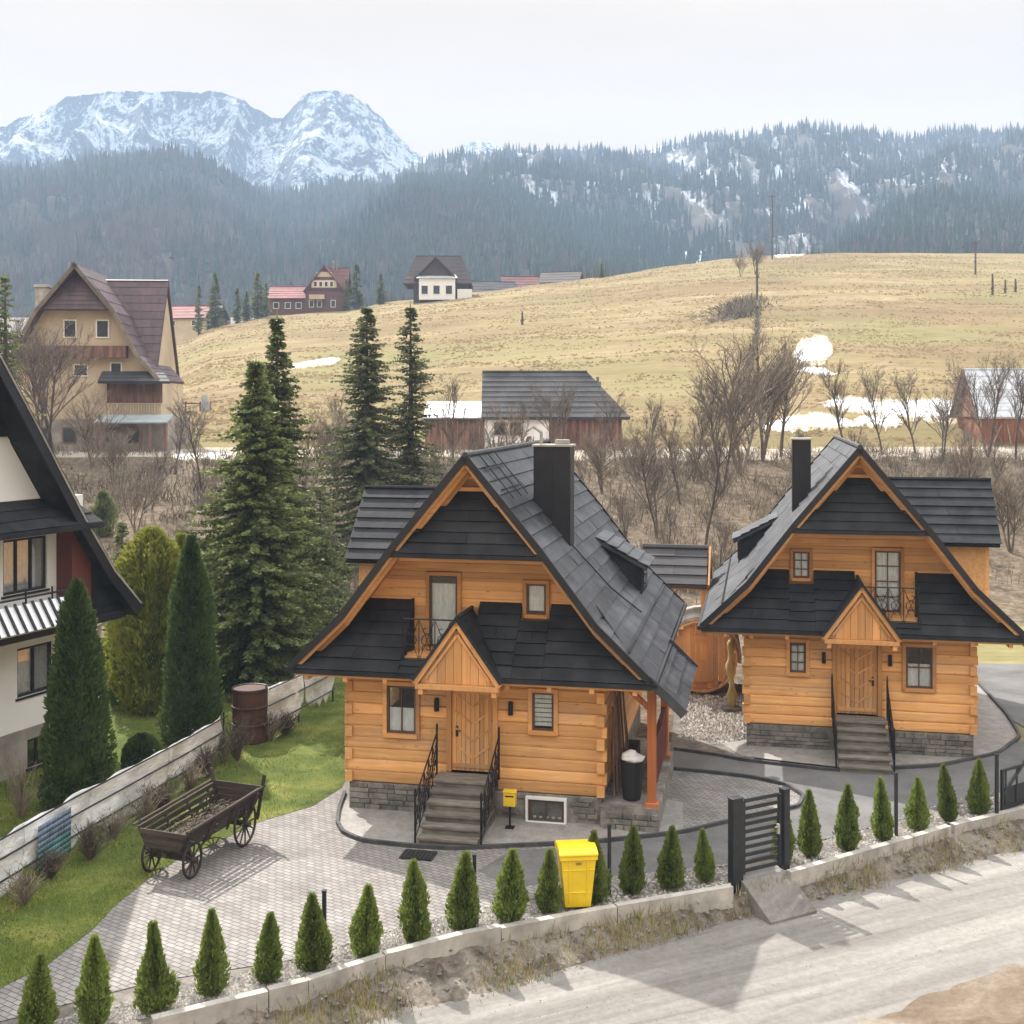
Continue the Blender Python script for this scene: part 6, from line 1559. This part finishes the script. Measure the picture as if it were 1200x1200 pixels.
# ================================================================ DISTANT HILLS AND MOUNTAINS
def slope_sheet(name, crest, Yc, foot_py, Yf, mat, px0, px1, nx, nz, rough, back=120, seed=0, gully=0, prof=1.0, jag=0):
    """a hillside from a crest line at distance Yc down to its foot at distance Yf, with a back slope"""
    v = []; rows = nz+4
    for i in range(nx+1):
        px = lerp(px0, px1, i/nx); cp = interp(crest, px)+jag*noise.noise((px*.07, seed, 0))*2+jag*noise.noise((px*.21, seed, 3))
        Yc_ = Yc(px) if callable(Yc) else Yc
        zc = HC-(cp-HOR)*Yc_/F; zf = HC-(foot_py-HOR)*Yf/F; u = (px-600)/F
        for j in range(rows+1):
            if j <= nz:
                t = j/nz; Y = lerp(Yf, Yc_, t); z = lerp(zf, zc, t**prof)
                k = math.sin(math.pi*t)**.6
                X = u*Y; g = gully*abs(noise.noise((X*.012+.3*noise.noise((X*.02, Y*.02, 4)), Y*.0022, seed)))
                z += k*rough*(fbm(X*.008, Y*.008, seed, 5))-k*g
            else:
                Y = Yc_+back*(j-nz)/4; X = u*Y; z = zc-(Y-Yc_)*.55
            v.append((X, Y, z))
    f = [(i*(rows+1)+j, (i+1)*(rows+1)+j, (i+1)*(rows+1)+j+1, i*(rows+1)+j+1) for i in range(nx) for j in range(rows)]
    me = bpy.data.meshes.new(name); me.from_pydata(v, [], f); me.materials.append(mat); me.update()
    me.polygons.foreach_set('use_smooth', [jag == 0]*len(f))
    o = bpy.data.objects.new(name, me); COL.objects.link(o); tag(o, kind='structure')
    def at(i, t): return Vector(v[int(i)*(rows+1)+min(nz, int(t*nz))])
    return at, nx, nz
def alp():
    m, nt, b, out = newmat('snowy_rock')
    n = noise_n(nt, .03, 9, .75, (1, 1, .4), dist=1.2); n2 = noise_n(nt, .10, 7, .78, (1.7, 1.7, .4))
    g = N(nt, 'NewGeometry'); sx = N(nt, 'SeparateXYZ'); nt.links.new(g.outputs['Normal'], sx.inputs[0])
    a = N(nt, 'Math', operation='MULTIPLY_ADD'); nt.links.new(n.outputs[0], a.inputs[0]); a.inputs[1].default_value = 1.25
    s1 = N(nt, 'Math', operation='MULTIPLY_ADD'); nt.links.new(n2.outputs[0], s1.inputs[0]); s1.inputs[1].default_value = .9; s1.inputs[2].default_value = -.62
    nt.links.new(s1.outputs[0], a.inputs[2])
    z = N(nt, 'Math', operation='MULTIPLY_ADD'); nt.links.new(sx.outputs['Z'], z.inputs[0]); z.inputs[1].default_value = .35; nt.links.new(a.outputs[0], z.inputs[2])
    r = ramp(nt, z.outputs[0], [(.56, (.02,.032,.045)), (.65, (.09,.13,.16)), (.70, (.50,.60,.66)), (.80, (.86,.9,.93))])
    nt.links.new(r.outputs[0], b.inputs['Base Color']); b.inputs['Roughness'].default_value = .9
    bump(nt, b, n2.outputs[0], 1, 14); return m
def hillmat(name, c1, c2, snow=0):
    m, nt, b, out = newmat(name)
    n = noise_n(nt, .02, 7, .7); n2 = noise_n(nt, .02, 6, .75, (2.4, .5, .35))
    c = ramp(nt, n.outputs[0], [(.3, c1), (.7, c2)]).outputs[0]
    if snow: c = mix(nt, ramp(nt, n2.outputs[0], [(.52, (0,0,0)), (.64, (1,1,1))]).outputs[0], c, (.62,.66,.73))
    nt.links.new(c, b.inputs['Base Color']); b.inputs['Roughness'].default_value = 1; b.inputs['Specular IOR Level'].default_value = 0; return m
M['alp'] = alp(); M['hill'] = hillmat('forest_floor', (.04,.038,.03), (.09,.08,.062)); M['hillsnow'] = hillmat('snowy_forest_floor', (.05,.05,.042), (.13,.115,.095), 1.1)
MAIN = [(-250,215),(-60,165),(0,149),(35,135),(85,113),(110,110),(130,107),(160,108),(200,107),(235,109),(245,106),(262,109),(285,117),(300,128),(318,137),(332,138),(345,124),(355,112),(372,107),(392,106),(410,110),(428,121),(442,133),(458,150),(472,165),(485,178),(500,184),(520,186),(560,200),(640,230)]
slope_sheet('mountain', MAIN, 1650, 330, 1360, M['alp'], -250, 640, 560, 110, 34, 60, 3, 95, .85, 1.8)
slope_sheet('mountain', [(500,190),(530,180),(548,169),(562,164),(578,169),(598,178),(620,182),(700,195),(745,182),(775,170),(790,167),(805,174),(840,195)], 1720, 330, 1400, M['alp'], 500, 840, 140, 30, 16, 60, 5, 30, .9, 1.2)
# forests: each hill carries its own wood, far too many trees to count
def forest(name, label, at, nx, nz, n, hmin, hmax, seed, deci=.15, clear=None, tmin=0, tmax=1, deci_t=0):
    st = random.getstate(); random.seed(seed); mb = MB()
    for i in range(n):
        fi = random.random()*nx; t = random.uniform(tmin, tmax)**.8; p = at(fi, t).copy(); p.x += random.uniform(-3,3); p.y += random.uniform(-4,4)
        if clear and clear(p, t): continue
        h = random.uniform(hmin, hmax); c = random.random()
        dd = deci+deci_t*(1-t)+.7*noise.noise((p.x*.006, p.z*.012, seed))
        b = len(mb.v)
        if random.random() < dd:                            # leafless crown: loose upright shards
            h *= .8
            for k in range(9):
                a = random.uniform(0, 6.28); r = h*.26*random.random()**.5; zz = h*random.uniform(.25, .75); b = len(mb.v); w = h*.05
                mb.v += [(p.x+r*math.cos(a)-w, p.y+r*math.sin(a), p.z+zz-h*.2), (p.x+r*math.cos(a)+w, p.y+r*math.sin(a), p.z+zz-h*.15), (p.x+r*1.3*math.cos(a), p.y+r*1.3*math.sin(a), p.z+zz+h*.28)]
                mb.f.append([b,b+1,b+2]); mb.m.append(1); mb.c.append((c+random.random()*.5)/1.5)
        else:
            R0 = h*random.uniform(.13, .19); k = 5
            for (z0, z1, q) in ((.02, .5, 1), (.3, .76, .72), (.58, 1.03, .42)):
                b = len(mb.v); o = random.random()*6
                mb.v += [(p.x+R0*q*math.cos(o+2*math.pi*j/k)*random.uniform(.75,1.2), p.y+R0*q*math.sin(o+2*math.pi*j/k), p.z+h*(z0+random.uniform(-.03,.05))) for j in range(k)]+[(p.x, p.y, p.z+h*z1)]
                for j in range(k): mb.f.append([b+j, b+(j+1) % k, b+k]); mb.m.append(0); mb.c.append((c*2+random.random())/3)
    random.setstate(st); o = mb.build(name, [M['farconi'], M['fardeci']]); tag(o, label, 'forest', kind='stuff')
# left wooded ridge
cr = [(-250,215),(0,208),(60,204),(100,196),(130,191),(160,188),(190,188),(215,194),(240,204),(270,218),(300,229),(330,234),(380,231),(420,226),(470,235),(560,260),(700,300)]
a = slope_sheet('hill', cr, 1180, 372, 540, M['hill'], -250, 700, 190, 60, 22, 100, 7, 26, .8)
forest('forest', 'blue hazy forest on the left ridge under the snowy mountain', *a, 9500, 11, 19, 71, .08, deci_t=.75)
# right back ridge with snowy gullies
cr = [(380,260),(430,226),(455,206),(480,196),(510,188),(540,183),(570,180),(600,180),(630,177),(660,174),(690,177),(715,180),(750,181),(775,180),(800,174),(830,166),(860,163),(890,157),(915,152),(945,151),(975,154),(1005,159),(1035,164),(1060,168),(1080,166),(1105,160),(1150,156),(1200,153),(1300,150),(1450,170)]
a = slope_sheet('hill', cr, 1330, 330, 680, M['hillsnow'], 380, 1450, 210, 60, 34, 120, 9, 60, .8)
forest('forest', 'blue forest with snowy gullies on the high right ridge', *a, 13500, 9, 16, 72, .12, clear=lambda p, t: t < .97 and fbm(p.x*.04+.008*p.z, p.z*.009, 33, 3) > .27)
# centre wooded spur
cr = [(400,300),(440,250),(470,228),(500,217),(530,212),(560,209),(590,210),(620,216),(650,226),(680,240),(710,254),(740,270),(765,286),(790,305),(830,330)]
a = slope_sheet('hill', cr, 1000, 372, 520, M['hill'], 400, 830, 100, 50, 14, 80, 11, 16, .8)
forest('forest', 'dark blue spruce forest on the centre spur', *a, 4600, 10, 17, 73, .02, deci_t=.45)
# right dark spur
cr = [(960,310),(1010,275),(1050,253),(1075,241),(1110,236),(1150,238),(1200,248),(1300,255),(1450,270)]
a = slope_sheet('hill', cr, 820, 330, 480, M['hill'], 960, 1450, 80, 36, 10, 80, 13, 8, .8)
forest('forest', 'dark spruce wood on the spur at the right', *a, 2600, 9, 15, 74, .05, deci_t=.6)
# near wood behind the meadow crest
def crest_wood():
    st = random.getstate(); random.seed(76); mb = MB()
    for i in range(1500):
        px = random.choice([random.uniform(720, 1300), random.uniform(850, 1300)]); Y = random.uniform(345, 450); z = ground_z((px-600)*Y/F, Y); X = (px-600)*Y/F
        h = random.uniform(7, 12)*(.75 if px < 850 else 1); c = random.random()
        if random.random() < .8:
            mb.tube([(X, Y, z), (X, Y, z+h*.6)], [.16, .08], 3, 1, cap=False)
            for k in range(16):
                a = random.uniform(0, 6.28); r = h*.2*random.random()**.5; zz = h*random.uniform(.3, .85); b = len(mb.v); w = .12
                mb.v += [(X+r*math.cos(a)-w, Y+r*math.sin(a), z+zz-h*.2), (X+r*math.cos(a)+w, Y+r*math.sin(a), z+zz-h*.2), (X+r*1.4*math.cos(a), Y+r*1.4*math.sin(a), z+zz+h*.15)]; mb.f.append([b,b+1,b+2]); mb.m.append(1); mb.c.append(random.random())
        else:
            R0 = h*.16; h *= .9
            for (z0, z1, q) in ((.02, .5, 1), (.3, .76, .72), (.58, 1.03, .42)):
                b = len(mb.v)
                mb.v += [(X+R0*q*math.cos(2*math.pi*j/6)*random.uniform(.7,1.2), Y+R0*q*math.sin(2*math.pi*j/6), z+h*(z0+random.uniform(-.03,.05))) for j in range(6)]+[(X, Y, z+h*z1)]
                for j in range(6): mb.f.append([b+j, b+(j+1) % 6, b+6]); mb.m.append(0); mb.c.append((c*2+random.random())/3)
    random.setstate(st); o = mb.build('forest', [M['farconi'], M['fardeci']]); tag(o, 'grey leafless wood just behind the meadow crest at the right', 'forest', kind='stuff')
crest_wood()
def valley_wood():
    st = random.getstate(); random.seed(77); mb = MB()
    for i in range(1500):
        px = random.uniform(-150, 720); Y = random.uniform(300, 520); X = (px-600)*Y/F; z = ground_z(X, Y)-1; h = random.uniform(6, 13); c = random.random()
        for k in range(18):
            a = random.uniform(0, 6.28); r = h*.26*random.random()**.5; zz = h*random.uniform(.15, .85); b = len(mb.v); w = .16
            mb.v += [(X+r*math.cos(a)-w, Y+r*math.sin(a), z+zz-h*.2), (X+r*math.cos(a)+w, Y+r*math.sin(a), z+zz-h*.2), (X+r*1.4*math.cos(a), Y+r*1.4*math.sin(a), z+zz+h*.15)]; mb.f.append([b,b+1,b+2]); mb.m.append(0); mb.c.append(random.random())
    random.setstate(st); o = mb.build('forest', [M['fardeci']]); tag(o, 'grey brown leafless wood in the valley behind the crest houses', 'forest', kind='stuff')
valley_wood()
# single conifers by the crest houses
FS = spruce_mesh(10, 1.9, 80, 26, 8, .3, .62), spruce_mesh(10, 1.5, 81, 26, 7, .3, .6, .1)
fp = []
for k in range(2):
    r = tree_root('spruce_tree', (0,0,-80), 'x', 'tree', 'spruces beside the crest houses'); FS[k][0].build('crown', M['spruce'], r); FS[k][1].build('trunk', M['bark'], r); fp.append(r)
u2 = set()
for i, (px, yb, yt, wd, lab) in enumerate(((252,384,318,.9,'tallest spruce left of the red roofed house, standing by itself'),(233,384,332,.8,'smaller spruce at the left of the tall lone one left of the red roofed house'),(302,374,318,1.1,'golden tipped spruce right beside the red roofed wing'),(278,378,336,1.1,'short dark spruce between the tall one and the red roofed wing'),(289,377,340,1.0,'lowest dark spruce crowding the red roofed wing'),(418,366,308,1.2,'tall dark spruce just right of the red brown gabled house'),(446,362,320,1.1,'smaller dark spruce between the red and the dark roofed houses'),(406,368,325,1.0,'small dark spruce touching the right wall of the red brown house'),(705,331,307,1.3,'lone small dark spruce on the crest line in the middle of the picture'),(312,372,330,.9,'thin spruce in front of the red roofed wing'))):
    k = i % 2; o = fp[k] if k not in u2 else copy_tree(fp[k]); u2.add(k)
    Y = interp(CRY, px)-3; z = ground_z((px-600)*Y/F, Y); top = HC-(yt-HOR)*Y/F; o.location = ((px-600)*Y/F, Y, z-.2); h = top-z; s = h/10; o.scale = (s*wd, s*wd, s); o.rotation_euler.z = i*1.3; o['label'] = lab
# ================================================================ SKY, SUN, HAZE, CAMERA
SUN_AZ, SUN_EL = R(-33), R(46)           # azimuth measured from +Y towards +X
sun_dir = Vector((math.sin(SUN_AZ)*math.cos(SUN_EL), math.cos(SUN_AZ)*math.cos(SUN_EL), math.sin(SUN_EL)))
w = bpy.data.worlds.new('World'); scene.world = w; w.use_nodes = True
nt = w.node_tree; nt.nodes.clear()
wo = nt.nodes.new('ShaderNodeOutputWorld'); bg = nt.nodes.new('ShaderNodeBackground')
sk = nt.nodes.new('ShaderNodeTexSky'); sk.sky_type = 'NISHITA'; sk.sun_disc = False
sk.sun_elevation = SUN_EL; sk.sun_rotation = SUN_AZ; sk.air_density = 1.0; sk.dust_density = 4.0; sk.ozone_density = 1.0
# a thin bright veil of high cloud over the clear sky
tc = nt.nodes.new('ShaderNodeTexCoord'); mp = nt.nodes.new('ShaderNodeMapping'); mp.inputs['Scale'].default_value = (1.2, 1.2, 7)
nz = nt.nodes.new('ShaderNodeTexNoise'); nz.inputs['Scale'].default_value = 1.7; nz.inputs['Detail'].default_value = 5
nt.links.new(tc.outputs['Generated'], mp.inputs[0]); nt.links.new(mp.outputs[0], nz.inputs['Vector'])
rp = nt.nodes.new('ShaderNodeValToRGB'); rp.color_ramp.elements[0].position = .3; rp.color_ramp.elements[0].color = (.99,.99,.99,1)
rp.color_ramp.elements[1].position = .7; rp.color_ramp.elements[1].color = (.995,.995,.995,1)
nt.links.new(nz.outputs[0], rp.inputs[0])
mxx = nt.nodes.new('ShaderNodeMix'); mxx.data_type = 'RGBA'; nt.links.new(rp.outputs[0], mxx.inputs[0])
nt.links.new(sk.outputs[0], mxx.inputs[6]); 
sx = nt.nodes.new('ShaderNodeSeparateXYZ'); nt.links.new(tc.outputs['Generated'], sx.inputs[0])
vr = nt.nodes.new('ShaderNodeValToRGB'); nt.links.new(sx.outputs['Z'], vr.inputs[0])
vr.color_ramp.elements[0].position = .36; vr.color_ramp.elements[0].color = (.445,.355,.25,1); vr.color_ramp.elements[1].position = .72; vr.color_ramp.elements[1].color = (1.38,1.37,1.35,1)
vm = nt.nodes.new('ShaderNodeVectorMath'); vm.operation = 'SCALE'; nt.links.new(vr.outputs[0], vm.inputs[0]); cm = nt.nodes.new('ShaderNodeMapRange'); cm.inputs[1].default_value = .3; cm.inputs[2].default_value = .7; cm.inputs[3].default_value = 5.4; cm.inputs[4].default_value = 6.4; nt.links.new(nz.outputs[0], cm.inputs[0]); nt.links.new(cm.outputs[0], vm.inputs['Scale'])
nt.links.new(vm.outputs[0], mxx.inputs[7])
nt.links.new(mxx.outputs[2], bg.inputs[0]); bg.inputs[1].default_value = .15; nt.links.new(bg.outputs[0], wo.inputs[0])
sl = bpy.data.lights.new('sun', 'SUN'); sl.energy = 3.7; sl.angle = R(.6); sl.color = (1, .945, .87)
so = bpy.data.objects.new('sun', sl); COL.objects.link(so); so.rotation_euler = sun_dir.to_track_quat('Z', 'Y').to_euler(); so.location = (0, 0, 60)
def haze():
    mb = MB(); mb.box(-1750, 1750, -40, 1900, -60, 470)
    m = bpy.data.materials.new('haze_air'); m.use_nodes = True; t = m.node_tree; t.nodes.clear()
    o = t.nodes.new('ShaderNodeOutputMaterial'); v = t.nodes.new('ShaderNodeVolumePrincipled')
    v.inputs['Color'].default_value = (.52,.71,1,1); v.inputs['Density'].default_value = HAZE; v.inputs['Anisotropy'].default_value = 0
    t.links.new(v.outputs[0], o.inputs['Volume'])
    ob = mb.build('haze', m); tag(ob, kind='stuff')
HAZE = .00035
haze()
cam = bpy.data.cameras.new('camera'); co = bpy.data.objects.new('camera', cam); COL.objects.link(co); scene.camera = co
co.location = (0, 0, HC); co.rotation_euler = (R(90), 0, 0)
cam.sensor_width = 36; cam.lens = F/1200*36; cam.shift_y = -(600-HOR)/1200; cam.clip_end = 20000; cam.clip_start = .1
scene.render.resolution_x = scene.render.resolution_y = 1024
scene.view_settings.view_transform = 'Standard'; scene.view_settings.look = 'None'; scene.view_settings.gamma = 1
scene.view_settings.exposure = 1.25
scene.cycles.volume_bounces = 1; scene.cycles.max_bounces = 8; scene.cycles.transparent_max_bounces = 16
